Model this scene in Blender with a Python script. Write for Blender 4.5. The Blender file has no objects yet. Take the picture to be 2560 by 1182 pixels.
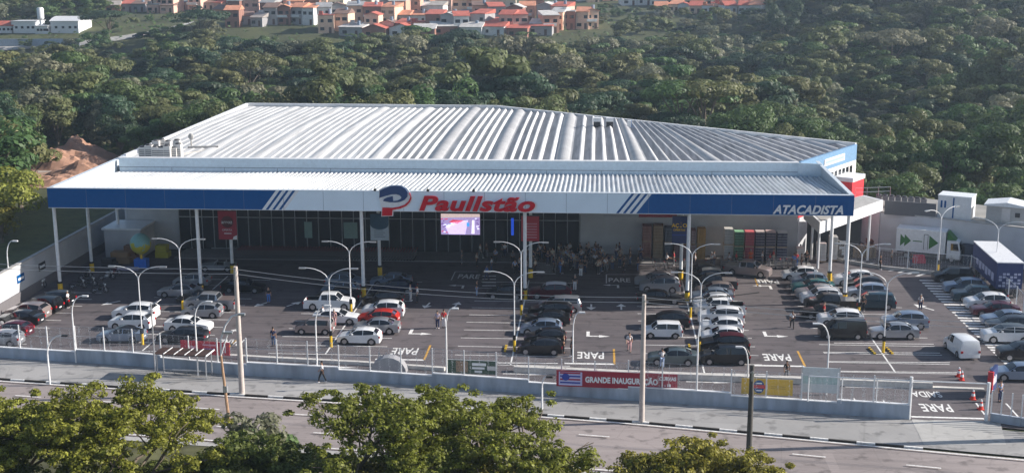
import bpy, bmesh, math, random
from mathutils import Vector, Matrix, noise
R = math.radians
S = bpy.context.scene
COL = S.collection
rnd = random.Random(7)

# ---------------------------------------------------------------- camera
FPX, PITCH, YAW, ROLL, CAMH = 3202.4, R(12.566), R(3.923), R(-0.2006), 34.0
FW = Vector((-math.sin(YAW)*math.cos(PITCH), math.cos(YAW)*math.cos(PITCH), -math.sin(PITCH)))
RT = Vector((math.cos(YAW), math.sin(YAW), 0)); UP = RT.cross(FW)
RT, UP = math.cos(ROLL)*RT+math.sin(ROLL)*UP, -math.sin(ROLL)*RT+math.cos(ROLL)*UP
cd = bpy.data.cameras.new('camera'); cam = bpy.data.objects.new('camera', cd); COL.objects.link(cam)
cd.sensor_width = 36; cd.lens = FPX/2560*36; cd.clip_start = .5; cd.clip_end = 6000
cam.matrix_world = Matrix(((RT.x, UP.x, -FW.x, 0), (RT.y, UP.y, -FW.y, 0), (RT.z, UP.z, -FW.z, CAMH), (0, 0, 0, 1)))
S.camera = cam
# ---------------------------------------------------------------- sky, sun, exposure
SUN_EL, SUN_AZ = R(25), R(82)        # azimuth clockwise from +Y
w = bpy.data.worlds.new('World'); S.world = w; w.use_nodes = True
nt = w.node_tree; bg = nt.nodes['Background']
sky = nt.nodes.new('ShaderNodeTexSky'); sky.sky_type = 'NISHITA'; sky.sun_disc = False
sky.sun_elevation = SUN_EL; sky.sun_rotation = SUN_AZ
nt.links.new(sky.outputs[0], bg.inputs[0]); bg.inputs[1].default_value = 0.085
sl = bpy.data.lights.new('sun', 'SUN'); sun = bpy.data.objects.new('sun', sl); COL.objects.link(sun)
sl.energy = 4.9; sl.angle = R(.5); sl.color = (1, .93, .84)
sdir = Vector((math.cos(SUN_EL)*math.sin(SUN_AZ), math.cos(SUN_EL)*math.cos(SUN_AZ), math.sin(SUN_EL)))
sun.rotation_euler = (-sdir).to_track_quat('-Z', 'Y').to_euler(); sun.location = sdir*300
S.view_settings.view_transform = 'Standard'; S.view_settings.look = 'None'
S.view_settings.exposure = 0.72; S.view_settings.gamma = 1; S.view_settings.use_curve_mapping = False

# ---------------------------------------------------------------- helpers
def ray(px, py): return FW*FPX+RT*(px-1280)-UP*(py-591)
def at(px, py, z=0.0):
    d = ray(px, py); t = (z-CAMH)/d.z; return (d.x*t, d.y*t)
def atY(px, py, Y):
    d = ray(px, py); t = Y/d.y; return (d.x*t, CAMH+d.z*t)
def sm(a, b, x):
    t = max(0, min(1, (x-a)/(b-a))); return t*t*(3-2*t)
def terr(x, y):
    pts = [(205, -.06), (260, -2.5), (330, -3), (405, -1.5), (440, 6), (470, 9), (560, 15), (700, 25), (900, 40), (1200, 52), (4000, 54)]
    if y <= 205: z = -.06
    else:
        for (a, za), (b, zb) in zip(pts, pts[1:]):
            if y <= b: z = za+(zb-za)*(y-a)/(b-a); break
        else: z = 54
    if y > 205:
        z += sm(230, 330, y)*(1.5*noise.noise(Vector((x*.012, y*.012, 3)))+1)
        z += sm(20, 130, x-(430-y)*.12)*sm(230, 420, y)*17*(1-.4*sm(430, 700, y))
    return z
def att(px, py):
    d = ray(px, py); t = 190/d.y
    for _ in range(4000):
        t *= 1.0015; p = Vector((0, 0, CAMH))+d*t
        if p.z <= terr(p.x, p.y): return (p.x, p.y, terr(p.x, p.y))
    return (p.x, p.y, terr(p.x, p.y))

MATS = {}
def mat(name, col, rough=.6, metal=0, var=.08, scale=3, emit=0, spec=.5, bump=0, coat=0, stretch=None):
    if name in MATS: return MATS[name]
    m = bpy.data.materials.new(name); m.use_nodes = True; n = m.node_tree.nodes; l = m.node_tree.links
    b = n['Principled BSDF']; b.inputs['Roughness'].default_value = rough; b.inputs['Metallic'].default_value = metal
    b.inputs['Specular IOR Level'].default_value = spec
    if coat: b.inputs['Coat Weight'].default_value = coat; b.inputs['Coat Roughness'].default_value = .08
    tc = n.new('ShaderNodeTexCoord'); nz = n.new('ShaderNodeTexNoise'); nz.inputs['Scale'].default_value = scale; nz.inputs['Detail'].default_value = 4
    if stretch:
        mp = n.new('ShaderNodeMapping'); mp.inputs['Scale'].default_value = stretch; l.new(tc.outputs['Object'], mp.inputs[0]); l.new(mp.outputs[0], nz.inputs['Vector'])
    else: l.new(tc.outputs['Object'], nz.inputs['Vector'])
    mr = n.new('ShaderNodeMapRange'); mr.inputs[1].default_value = .3; mr.inputs[2].default_value = .7
    mr.inputs[3].default_value = 1-var; mr.inputs[4].default_value = 1+var*.6
    l.new(nz.outputs[0], mr.inputs[0])
    vm = n.new('ShaderNodeVectorMath'); vm.operation = 'SCALE'; vm.inputs[0].default_value = col[:3]
    l.new(mr.outputs[0], vm.inputs['Scale']); l.new(vm.outputs[0], b.inputs['Base Color'])
    if emit: b.inputs['Emission Color'].default_value = (*col[:3], 1); b.inputs['Emission Strength'].default_value = emit
    if bump:
        bp = n.new('ShaderNodeBump'); bp.inputs['Strength'].default_value = bump; l.new(nz.outputs[0], bp.inputs['Height']); l.new(bp.outputs[0], b.inputs['Normal'])
    MATS[name] = m; return m
def leafmat(name, col, var=.28, trans=.35):
    m = bpy.data.materials.new(name); m.use_nodes = True; n = m.node_tree.nodes; l = m.node_tree.links
    b = n['Principled BSDF']; out = n['Material Output']; b.inputs['Roughness'].default_value = .55; b.inputs['Specular IOR Level'].default_value = .35
    g = n.new('ShaderNodeNewGeometry'); oi = n.new('ShaderNodeObjectInfo')
    hs = n.new('ShaderNodeHueSaturation'); hs.inputs['Color'].default_value = (*col, 1)
    mv = n.new('ShaderNodeMapRange'); mv.inputs[3].default_value = 1-var; mv.inputs[4].default_value = 1+var; l.new(g.outputs['Random Per Island'], mv.inputs[0])
    mo = n.new('ShaderNodeMapRange'); mo.inputs[3].default_value = .82; mo.inputs[4].default_value = 1.22; l.new(oi.outputs['Random'], mo.inputs[0])
    mu = n.new('ShaderNodeMath'); mu.operation = 'MULTIPLY'; l.new(mv.outputs[0], mu.inputs[0]); l.new(mo.outputs[0], mu.inputs[1]); l.new(mu.outputs[0], hs.inputs['Value'])
    wn = n.new('ShaderNodeTexWhiteNoise'); wn.noise_dimensions = '1D'; l.new(oi.outputs['Random'], wn.inputs['W'])
    mh = n.new('ShaderNodeMapRange'); mh.inputs[3].default_value = .478; mh.inputs[4].default_value = .525; l.new(wn.outputs[0], mh.inputs[0]); l.new(mh.outputs[0], hs.inputs['Hue'])
    l.new(hs.outputs[0], b.inputs['Base Color'])
    t = n.new('ShaderNodeBsdfTranslucent'); l.new(hs.outputs[0], t.inputs[0]); mx = n.new('ShaderNodeMixShader'); mx.inputs[0].default_value = trans
    l.new(b.outputs[0], mx.inputs[1]); l.new(t.outputs[0], mx.inputs[2]); l.new(mx.outputs[0], out.inputs[0])
    MATS[name] = m; return m

class MB:
    def __init__(s): s.v = []; s.f = []; s.m = []
    def add(s, vs, fs, mi=0):
        n = len(s.v); s.v += [tuple(v) for v in vs]; s.f += [tuple(i+n for i in f) for f in fs]; s.m += [mi]*len(fs); return s
    def box(s, x0, y0, z0, x1, y1, z1, mi=0):
        return s.add([(x0, y0, z0), (x1, y0, z0), (x1, y1, z0), (x0, y1, z0), (x0, y0, z1), (x1, y0, z1), (x1, y1, z1), (x0, y1, z1)],
              [(0, 3, 2, 1), (4, 5, 6, 7), (0, 1, 5, 4), (1, 2, 6, 5), (2, 3, 7, 6), (3, 0, 4, 7)], mi)
    def prism(s, poly, z0, z1, mi=0):
        n = len(poly); s.add([(x, y, z0) for x, y in poly]+[(x, y, z1) for x, y in poly],
              [tuple(range(n-1, -1, -1)), tuple(range(n, 2*n))]+[(i, (i+1) % n, n+(i+1) % n, n+i) for i in range(n)], mi); return s
    def seg(s, a, b, w, z0, z1, mi=0):     # upright slab along a ground segment
        d = Vector((b[0]-a[0], b[1]-a[1])).normalized(); n = Vector((-d.y, d.x))*w/2
        return s.prism([(a[0]-n.x, a[1]-n.y), (b[0]-n.x, b[1]-n.y), (b[0]+n.x, b[1]+n.y), (a[0]+n.x, a[1]+n.y)], z0, z1, mi)
    def wallxz(s, poly, y0, y1, mi=0):     # polygon in x,z extruded along y
        n = len(poly); return s.add([(x, y0, z) for x, z in poly]+[(x, y1, z) for x, z in poly],
              [tuple(range(n)), tuple(range(2*n-1, n-1, -1))]+[(i, n+i, n+(i+1) % n, (i+1) % n) for i in range(n)], mi)
    def tube(s, pts, r, n=8, mi=0, cap=True):
        pts = [Vector(p) for p in pts]; rs = r if isinstance(r, (list, tuple)) else [r]*len(pts); b = len(s.v); prev = None
        for i, p in enumerate(pts):
            t = (pts[min(i+1, len(pts)-1)]-pts[max(i-1, 0)]).normalized()
            if prev is None: a = Vector((0, 0, 1)) if abs(t.z) < .9 else Vector((1, 0, 0)); u = t.cross(a).normalized()
            else: u = (prev-t*prev.dot(t)).normalized()
            prev = u; v = t.cross(u)
            for k in range(n):
                an = 2*math.pi*k/n; s.v.append(tuple(p+(u*math.cos(an)+v*math.sin(an))*rs[i]))
        for i in range(len(pts)-1):
            for k in range(n):
                k2 = (k+1) % n; s.f.append((b+i*n+k, b+i*n+k2, b+(i+1)*n+k2, b+(i+1)*n+k)); s.m.append(mi)
        if cap:
            s.f.append(tuple(b+k for k in range(n-1, -1, -1))); s.f.append(tuple(b+(len(pts)-1)*n+k for k in range(n))); s.m += [mi, mi]
        return s
    def ball(s, c, rx, ry=None, rz=None, nu=10, nv=6, mi=0, jit=0):
        ry = ry or rx; rz = rz or rx; vs = []
        for j in range(nv+1):
            a = math.pi*j/nv
            for i in range(nu):
                o = 2*math.pi*i/nu; k = 1+jit*(rnd.random()-.5); vs.append((c[0]+rx*k*math.sin(a)*math.cos(o), c[1]+ry*k*math.sin(a)*math.sin(o), c[2]+rz*k*math.cos(a)))
        return s.add(vs, [(j*nu+i, (j+1)*nu+i, (j+1)*nu+(i+1) % nu, j*nu+(i+1) % nu) for j in range(nv) for i in range(nu)], mi)
    def mesh(s, name, smooth=0):
        me = bpy.data.meshes.new(name); me.from_pydata(s.v, [], s.f); me.polygons.foreach_set('material_index', s.m)
        if smooth: me.polygons.foreach_set('use_smooth', [True]*len(s.f)); me.set_sharp_from_angle(angle=R(smooth))
        me.update(); return me
    def build(s, name, mats, parent=None, smooth=0, loc=None, rz=0):
        return link(name, s.mesh(name, smooth), mats, parent, loc, rz)
def link(name, me, mats, parent=None, loc=None, rz=0):
    o = bpy.data.objects.new(name, me); COL.objects.link(o)
    mats = mats if isinstance(mats, (list, tuple)) else [mats]
    if len(me.materials) == 0:
        for m in mats: me.materials.append(m)
    for i, m in enumerate(mats):
        if me.materials[i] != m: o.material_slots[i].link = 'OBJECT'; o.material_slots[i].material = m
    if parent: o.parent = parent
    if loc is not None: o.location = loc
    if rz: o.rotation_euler.z = rz
    return o
def tag(o, label=None, cat=None, group=None, kind=None):
    if label: o['label'] = label
    if cat: o['category'] = cat
    if group: o['group'] = group
    if kind: o['kind'] = kind
    return o
def empty(name, loc, rz, label, cat, group=None):
    o = bpy.data.objects.new(name, None); COL.objects.link(o); o.location = loc; o.rotation_euler.z = rz; o.empty_display_size = .3
    return tag(o, label, cat, group)
def copy_tree(o, parent=None):
    c = o.copy(); COL.objects.link(c); c.parent = parent
    for ch in o.children: copy_tree(ch, c)
    return c
def text_mesh(s, size, ext=.03, bold=0, shear=0, align='CENTER'):
    cu = bpy.data.curves.new('t', 'FONT'); cu.body = s; cu.space_character = 1+bold*.7; cu.size = size; cu.extrude = ext; cu.offset = bold; cu.shear = shear; cu.align_x = align; cu.align_y = 'BOTTOM_BASELINE'; cu.resolution_u = 4
    o = bpy.data.objects.new('t', cu); COL.objects.link(o); dg = bpy.context.evaluated_depsgraph_get(); dg.update()
    me = bpy.data.meshes.new_from_object(o.evaluated_get(dg)); bpy.data.objects.remove(o); me.materials.clear(); return me
def text(name, s, size, mt, parent, loc, rot=(R(90), 0, 0), ext=.03, bold=0, shear=0, sx=1, width=None):
    me = text_mesh(s, size, ext, bold, shear); o = link(name, me, mt, parent, loc); o.rotation_euler = rot
    if width:
        xs = [v.co.x for v in me.vertices]; sx = width/(max(xs)-min(xs))
    o.scale.x = sx; return o

# ---------------------------------------------------------------- materials
white = mat('white_paint', (.74, .75, .77), .45); steel = mat('galvanised_steel', (.52, .54, .57), .35, .7)
dark = mat('dark_metal', (.03, .03, .035), .5); yellow = mat('yellow_paint', (.75, .48, .02), .5); redp = mat('red_paint', (.55, .03, .04), .5)
bluep = mat('deep_blue_panel', (.001, .085, .28), .5, spec=.1); paleblue = mat('pale_blue_panel', (.52, .63, .72), .35); concrete = mat('concrete', (.40, .39, .38), .85, var=.18, scale=1.5)
wallgrey = mat('grey_render', (.52, .53, .56), .8, var=.1, scale=.6); fwall = mat('fence_wall_paint', (.36, .41, .49), .8, var=.3, scale=1.2, stretch=(1, 1, .25))
glass = mat('dark_glass', (.02, .024, .03), .08, spec=.6); cardboard = mat('cardboard', (.32, .2, .11), .8); wood = mat('pallet_wood', (.36, .25, .16), .8, var=.25)
rubber = mat('tyre_rubber', (.02, .02, .022), .8); black = mat('black_plastic', (.012, .012, .014), .5); linew = mat('road_paint_white', (.80, .79, .77), .7, var=.28, scale=5)
liney = mat('road_paint_yellow', (.62, .34, .06), .7, var=.25, scale=6); soil = mat('red_soil', (.42, .24, .165), .95, var=.3, scale=.5, bump=.5)
chrome = mat('rim_alloy', (.5, .5, .52), .3, .8); lampw = mat('headlight_lens', (.7, .72, .75), .15); lampr = mat('taillight_lens', (.45, .01, .015), .2)
purple = mat('wine_banner', (.33, .015, .04), .6); navy = mat('navy_fabric', (.012, .03, .13), .6); letw = mat('white_letters', (.78, .8, .83), .4)
# ---------------------------------------------------------------- ground
def asphalt(name, c0, c1, streak=0):
    m = bpy.data.materials.new(name); m.use_nodes = True; n = m.node_tree.nodes; l = m.node_tree.links; b = n['Principled BSDF']; b.inputs['Roughness'].default_value = .85
    tc = n.new('ShaderNodeTexCoord'); n1 = n.new('ShaderNodeTexNoise'); n1.inputs['Scale'].default_value = .12; n1.inputs['Detail'].default_value = 6; n1.inputs['Roughness'].default_value = .65
    mp = n.new('ShaderNodeMapping'); mp.inputs['Scale'].default_value = (.12, 1.6, 1) if streak else (1, 1, 1); l.new(tc.outputs['Object'], mp.inputs[0]); l.new(mp.outputs[0], n1.inputs['Vector'])
    if streak: n1.inputs['Scale'].default_value = 1.0
    n2 = n.new('ShaderNodeTexNoise'); n2.inputs['Scale'].default_value = 14; n2.inputs['Detail'].default_value = 3; l.new(tc.outputs['Object'], n2.inputs['Vector'])
    n3 = n.new('ShaderNodeTexNoise'); n3.inputs['Scale'].default_value = .09; n3.inputs['Detail'].default_value = 3; l.new(tc.outputs['Object'], n3.inputs['Vector'])
    ad = n.new('ShaderNodeMath'); ad.operation = 'MULTIPLY_ADD'; ad.inputs[1].default_value = .3; l.new(n2.outputs[0], ad.inputs[0]); l.new(n1.outputs[0], ad.inputs[2])
    a2 = n.new('ShaderNodeMath'); a2.operation = 'MULTIPLY_ADD'; a2.inputs[1].default_value = .5; l.new(n3.outputs[0], a2.inputs[0]); l.new(ad.outputs[0], a2.inputs[2])
    cr = n.new('ShaderNodeValToRGB'); cr.color_ramp.elements[0].position = .62; cr.color_ramp.elements[1].position = 1.15 if 0 else 1.0
    cr.color_ramp.elements[0].color = (*c0, 1); cr.color_ramp.elements[1].color = (*c1, 1); l.new(a2.outputs[0], cr.inputs[0]); l.new(cr.outputs[0], b.inputs['Base Color'])
    # stains and repaired patches
    vo = n.new('ShaderNodeTexVoronoi'); vo.inputs['Scale'].default_value = .16; vo.distance = 'CHEBYCHEV'; l.new(tc.outputs['Object'], vo.inputs['Vector'])
    n5 = n.new('ShaderNodeTexNoise'); n5.inputs['Scale'].default_value = .9; n5.inputs['Detail'].default_value = 5; l.new(tc.outputs['Object'], n5.inputs['Vector'])
    pr = n.new('ShaderNodeMapRange'); pr.inputs[1].default_value = .56; pr.inputs[2].default_value = .68; pr.inputs[3].default_value = 1; pr.inputs[4].default_value = .6; l.new(n5.outputs[0], pr.inputs[0])
    sx_ = n.new('ShaderNodeSeparateColor'); l.new(vo.outputs['Color'], sx_.inputs[0]); p2 = n.new('ShaderNodeMapRange'); p2.inputs[3].default_value = .90; p2.inputs[4].default_value = 1.08; l.new(sx_.outputs[0], p2.inputs[0])
    v2 = n.new('ShaderNodeTexVoronoi'); v2.feature = 'DISTANCE_TO_EDGE'; v2.inputs['Scale'].default_value = .22; l.new(tc.outputs['Object'], v2.inputs['Vector']); ck = n.new('ShaderNodeMapRange'); ck.inputs[1].default_value = .0; ck.inputs[2].default_value = .012; ck.inputs[3].default_value = .86; ck.inputs[4].default_value = 1; l.new(v2.outputs['Distance'], ck.inputs[0])
    m1 = n.new('ShaderNodeMath'); m1.operation = 'MULTIPLY'; l.new(pr.outputs[0], m1.inputs[0]); l.new(p2.outputs[0], m1.inputs[1]); m2 = n.new('ShaderNodeMath'); m2.operation = 'MULTIPLY'; l.new(m1.outputs[0], m2.inputs[0]); l.new(ck.outputs[0], m2.inputs[1])
    sc_ = n.new('ShaderNodeVectorMath'); sc_.operation = 'SCALE'; l.new(cr.outputs[0], sc_.inputs[0]); l.new(m2.outputs[0], sc_.inputs['Scale']); l.new(sc_.outputs[0], b.inputs['Base Color'])
    bp = n.new('ShaderNodeBump'); bp.inputs['Strength'].default_value = .15; l.new(n2.outputs[0], bp.inputs['Height']); l.new(bp.outputs[0], b.inputs['Normal']); return m
asph = asphalt('lot_asphalt', (.060, .052, .056), (.128, .110, .116), 1)
road_m = asphalt('road_asphalt', (.22, .190, .184), (.32, .275, .265), 1)
pave_m = asphalt('pavement_concrete', (.26, .255, .25), (.36, .35, .345))
conc_m = asphalt('apron_concrete', (.34, .33, .32), (.45, .44, .42))
grass_m = asphalt('grass_soil', (.035, .045, .018), (.09, .10, .035))
# terrain sheet
xs = [-3000, -1800, -1100, -750, -500]+[-380+20*i for i in range(39)]+[500, 750, 1100, 1800, 3000]
ys = [-1500, -600, -200, 0, 60, 100, 150, 200]+[215+14*i for i in range(40)]+[800, 850, 900, 1000, 1150, 1300, 1500, 2000, 3000, 4000]
mb = MB(); mb.add([(x, y, terr(x, y)-.04) for y in ys for x in xs], [(j*len(xs)+i, j*len(xs)+i+1, (j+1)*len(xs)+i+1, (j+1)*len(xs)+i) for j in range(len(ys)-1) for i in range(len(xs)-1)])
tag(mb.build('ground', grass_m, smooth=60), kind='structure')
# kerb line (far side of street), wall line of the lot
KERB = [(-140, 110.5), (-90, 103), (-48.5, 96.6), (-28, 94.0), (-12, 92.2), (3.4, 89.8), (22.6, 85.9), (45, 81.5), (80, 74), (140, 60)]
WALL = [at(*p) for p in [(0, 893), (330, 913), (600, 937), (946, 956), (1295, 981), (1592, 1001), (2000, 1028), (2272, 1047)]]
def lerp_line(L, x):
    for a, b in zip(L, L[1:]):
        if x <= b[0] or b is L[-1]: return a[1]+(b[1]-a[1])*(x-a[0])/(b[0]-a[0])
def ky(x): return lerp_line(KERB, x)
WL = [(-140, 115), (-75, 106.5)]+WALL+[(30, 89.6), (60, 84), (140, 68)]
def wy(x): return lerp_line(WL, x)
def strip(name, f0, f1, z, m, x0=-140, x1=140, n=56, zt=0):
    mb = MB(); X = [x0+(x1-x0)*i/n for i in range(n+1)]
    mb.add([(x, f0(x), z) for x in X]+[(x, f1(x), z) for x in X], [(i, i+1, n+2+i, n+1+i) for i in range(n)])
    return tag(mb.build(name, m), kind='structure')
strip('road', lambda x: ky(x)-9.9, lambda x: ky(x), -.09+.004, road_m)
strip('road_edge', lambda x: ky(x)-10.6, lambda x: ky(x)-9.9, .004, conc_m)
strip('pavement', lambda x: ky(x)+.16, lambda x: wy(x), .02, pave_m)
strip('verge', lambda x: ky(x)-40, lambda x: ky(x)-10.6, -.03, mat('verge_soil', (.10, .10, .04), .95, var=.6, scale=.5))
# carpark sheet
lot = [(-57.4, 160), (-57.4, 104.6)]+[(x, y+.1) for x, y in WALL if x > -57]+[(25, wy(25)+.1), (60, wy(60)+.1), (60, 150), (60, 160)]
mb = MB(); mb.add([(x, y, .006) for x, y in lot], [tuple(range(len(lot)))]); tag(mb.build('carpark_asphalt', asph), kind='structure')
# lot shoulder left of the wall; drive apron
p = [at(*q) for q in [(2278, 1048), (2320, 1050), (2465, 1052), (2500, 1052), (2515, 1112), (2310, 1112)]]
mb = MB(); mb.add([(x, y, .03) for x, y in p], [tuple(range(len(p)))]); tag(mb.build('driveway', conc_m), kind='structure')
mb = MB(); p = [at(*q) for q in [(1600, 664), (1990, 655), (2060, 645), (2110, 640), (2130, 600), (1400, 600), (1400, 664)]]
mb.box(-48, 138.6, .006, 23.5, 144, .14); tag(mb.build('entrance_walkway', mat('walkway_concrete', (.22, .21, .21), .8, var=.15)), kind='structure')
# kerb painted black and white
mb = MB(); x = -100; k = 0
pts = []
while x < 100:
    L = 1.9 if k % 2 == 0 else 1.25
    a = (x, ky(x)+.08); b = (x+L, ky(x+L)+.08)
    if not (22.8 < x < 30.2): mb.seg(a, b, .16, -.09, .045, 0 if k % 2 == 0 else 1)
    x += L; k += 1
tag(mb.build('kerb', [mat('kerb_black', (.03, .026, .022), .8), linew]), kind='structure')
# ---- painted markings
mk = MB(); zz = .014
def mline(a, b, w=.12, mi=0, z=zz):
    d = Vector((b[0]-a[0], b[1]-a[1])).normalized(); n = Vector((-d.y, d.x))*w/2
    mk.add([(a[0]-n.x, a[1]-n.y, z), (b[0]-n.x, b[1]-n.y, z), (b[0]+n.x, b[1]+n.y, z), (a[0]+n.x, a[1]+n.y, z)], [(0, 1, 2, 3)], mi)
def pl(p, q, w=.12, mi=0): mline(at(*p), at(*q), w, mi)
DIV = [-39.6, -23.4, -7.2, 8.9, 24.6]
y0s = [wy(d)+5.2 for d in DIV]
for d, n0, n1 in [(-39.6, 104.6, 131), (-23.4, 104.6, 131), (-7.2, 102.6, 131), (8.9, 101.4, 133), (24.6, 102.4, 131)]:
    mline((d, n0), (d, n1), .14)
    y = n0; 
    while y < n1+.1: mline((d-5, y), (d+5, y), .11); y += 2.5
# left wall bays and right bays by the yard fence
y = 106
while y < 124: mline((-56.6, y), (-50.6, y), .11); y += 2.5
# kerb-side lines
for p, q in [((560, 905), (1430, 905)), ]: pass
pl((1200, 906), (1395, 908), .2)
for (px, py, w_) in [(1010, 878, 1), (1477, 888, 1), (1943, 893, 1)]: pass
def arrow(px, py, rot, s=1.0, turn=0):
    x, y = at(px, py); c, sn = math.cos(rot), math.sin(rot)
    def T(u, v): return (x+(u*c-v*sn)*s, y+(u*sn+v*c)*s)
    if turn:   # bent arrow: stem then head to one side
        P1 = [(-.15, 1.2), (.15, 1.2), (.15, -.1), (-.15, -.1)]; P2 = [(-.15, -.1), (1.0*turn, -.1), (1.0*turn, -.35), (-.15, -.35)]; P3 = [(1.0*turn, .15), (1.0*turn, -.6), (2.0*turn, -.22)]
    else:
        P1 = [(-.1, -1.1), (.1, -1.1), (.1, .3), (-.1, .3)]; P2 = None; P3 = [(-.55, .15), (.55, .15), (0, 1.2)]
    for P in (P1, P2, P3):
        if P: mk.add([(*T(*q), zz) for q in P], [tuple(range(len(P)))])
arrow(1026, 832, 0, 1.0, 1); arrow(1470, 838, 0, 1.0, 1); arrow(1914, 838, 0, 1.0, 1)
arrow(1553, 767, 0, .9); arrow(1478, 767, R(180), .9); arrow(1141, 762, R(-8), .9); arrow(1068, 763, R(172), .9)
arrow(734, 760, R(-30), .9); arrow(655, 760, R(150), .9); arrow(278, 757, R(140), .9)
arrow(1158, 715, R(180), .8, 1); arrow(1545, 714, R(180), .8, 1); arrow(1925, 716, R(180), .9, 1); arrow(583, 828, R(-30), .9)
arrow(2310, 768, R(35), 1.1); arrow(2095, 955, 0, .01)
def word(s, px, py, wid, hgt, flip=True, mi=0):
    me = text_mesh(s, 1, 0, .02); xs_ = [v.co.x for v in me.vertices]; ys_ = [v.co.y for v in me.vertices]
    sx = wid/(max(xs_)-min(xs_)); sy = hgt/(max(ys_)-min(ys_)); x, y = at(px, py); q = -1 if flip else 1; yc = (max(ys_)+min(ys_))/2
    mk.add([(x+v.co.x*sx*q, y+(v.co.y-yc)*sy*q, zz) for v in me.vertices], [tuple(pp.vertices) for pp in me.polygons], mi); bpy.data.meshes.remove(me)
for a in [(1012, 878), (1477, 888), (1943, 893)]:
    word('PARE', a[0], a[1], 2.3, 1.9)
    x, y = at(*a); mline((x-2.2, y-2.3), (x+2.0, y-2.3), .35); mline((x+2.0, y-2.3), (x+2.0, y+1.9), .18, 1)
word('PARE', 576, 856, 2.2, 1.9); mline(at(555, 885), at(590, 850), .18, 1)
word('PARE', 1172, 691, 2.3, 1.9, False); word('PARE', 1548, 700, 2.3, 1.7, False); word('PARE', 1918, 704, 2.4, 1.6); pl((1887, 694), (1895, 716), .15, 1)
pl((1138, 679), (1196, 679)); pl((1516, 686), (1600, 686)); pl((1138, 679), (1128, 700)); pl((1516, 686), (1516, 708))
word('SAIDA', 2316, 985, 2.3, 1.35); word('PARE', 2341, 1019, 2.3, 1.7)
pl((2278, 1041), (2460, 1046), .3); pl((2440, 1007), (2462, 1036), .14); pl((2515, 1008), (2546, 1042), .14)
pl((2085, 927), (2395, 931)); pl((2070, 903), (2375, 906)); pl((2058, 880), (2350, 882)); pl((2085, 857), (2334, 860))
pl((2135, 995), (2142, 1010), .12); pl((2208, 1000), (2222, 1021), .12)
for a in [(1330, 935), (1790, 955), (2190, 968), (850, 918)]:
    x, y = at(*a); mk.add([(x-.2, y+.25, zz), (x-.2, y-.25, zz), (x+1.6, y, zz)], [(0, 1, 2)]); mline((x-2.4, y), (x-.2, y), .16)
# zebra path round the yard fence
for i in range(32):
    t = i/31; px = 2300+t*212; py = 702+t*208; x, y = at(px, py)
    mk.add([(x, y, zz), (x+2.1, y-.05, zz), (x+2.1, y+.38, zz), (x, y+.43, zz)], [(0, 1, 2, 3)])
for i in range(11):
    t = i/10; x, y = at(2062+t*225, 648+t*42)
    mk.add([(x, y, zz), (x+.45, y, zz), (x+1.9, y+1.5, zz), (x+1.4, y+1.5, zz)], [(0, 1, 2, 3)])
for i in range(16):  # crossings at the entrance
    x, y = at(640+i*3, 700); mline((-8+ (i%8)*0, 134+.9*(i%8)), (-4.5, 134+.9*(i%8)), .38) if i < 6 else None
for i in range(4):
    mline(at(1206, 690+i*8), at(1240, 690+i*8), .3)
pl((2175, 703), (2215, 711)); pl((1760, 688), (1810, 690), .15); pl((1858, 690), (1907, 693), .3)
tag(mk.build('parking_markings', [linew, liney]), kind='structure')
# lane dashes on the road
mk = MB(); zz = -.076
x = -90
while x < 80:
    for off, ph in ((3.4, 0), (6.8, 3.0)):
        a = (x+ph, ky(x+ph)-off); b = (x+ph+2.2, ky(x+ph+2.2)-off); mline(a, b, .13)
    x += 7.4
for i in range(60):
    x = -90+3*i; mline((x, ky(x)-.45), (x+3, ky(x+3)-.45), .16); mline((x, ky(x)-9.5), (x+3, ky(x+3)-9.5), .14)
tag(mk.build('road_markings', [linew, liney]), kind='structure')
mk = MB(); zz = .026
for p in [(311, 940), (352, 942)]:
    x, y = at(*p); mline((x-.6, y), (x+.6, y), .5, 1)
mline(at(378, 963), at(505, 972), .5, 1); mline(at(425, 957), at(430, 964), 1.0, 1)
mline(at(1060, 933), at(1065, 933.1), .01)
tag(mk.build('pavement_markings', [linew, liney]), kind='structure')

# ---------------------------------------------------------------- store
st = empty('store_building', (0, 143, 0), 0, 'large white wholesale store with long ribbed metal roof and glazed front behind the canopy', 'building')
def L(p): return (p[0], p[1]-143)
FP = [(-55, 143.2), (22.4, 143.2), (31.2, 157), (-15.6, 194), (-54.6, 195.5)]
ZR = 10.3
wm = MB(); fl = [L(p) for p in FP]
for a, b in zip(fl, fl[1:]+fl[:1]):
    if (a, b) == (fl[0], fl[1]): continue
    if a == fl[1]: continue
    wm.seg(a, b, .3, 0, ZR)
wm.seg((-48.8, 0.4), (-55, .4), .3, 0, ZR)     # left pier of the front
wm.seg((-2, .1), (22.4, .1), .35, 0, ZR)
wm.build('wall', wallgrey, st)
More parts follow.
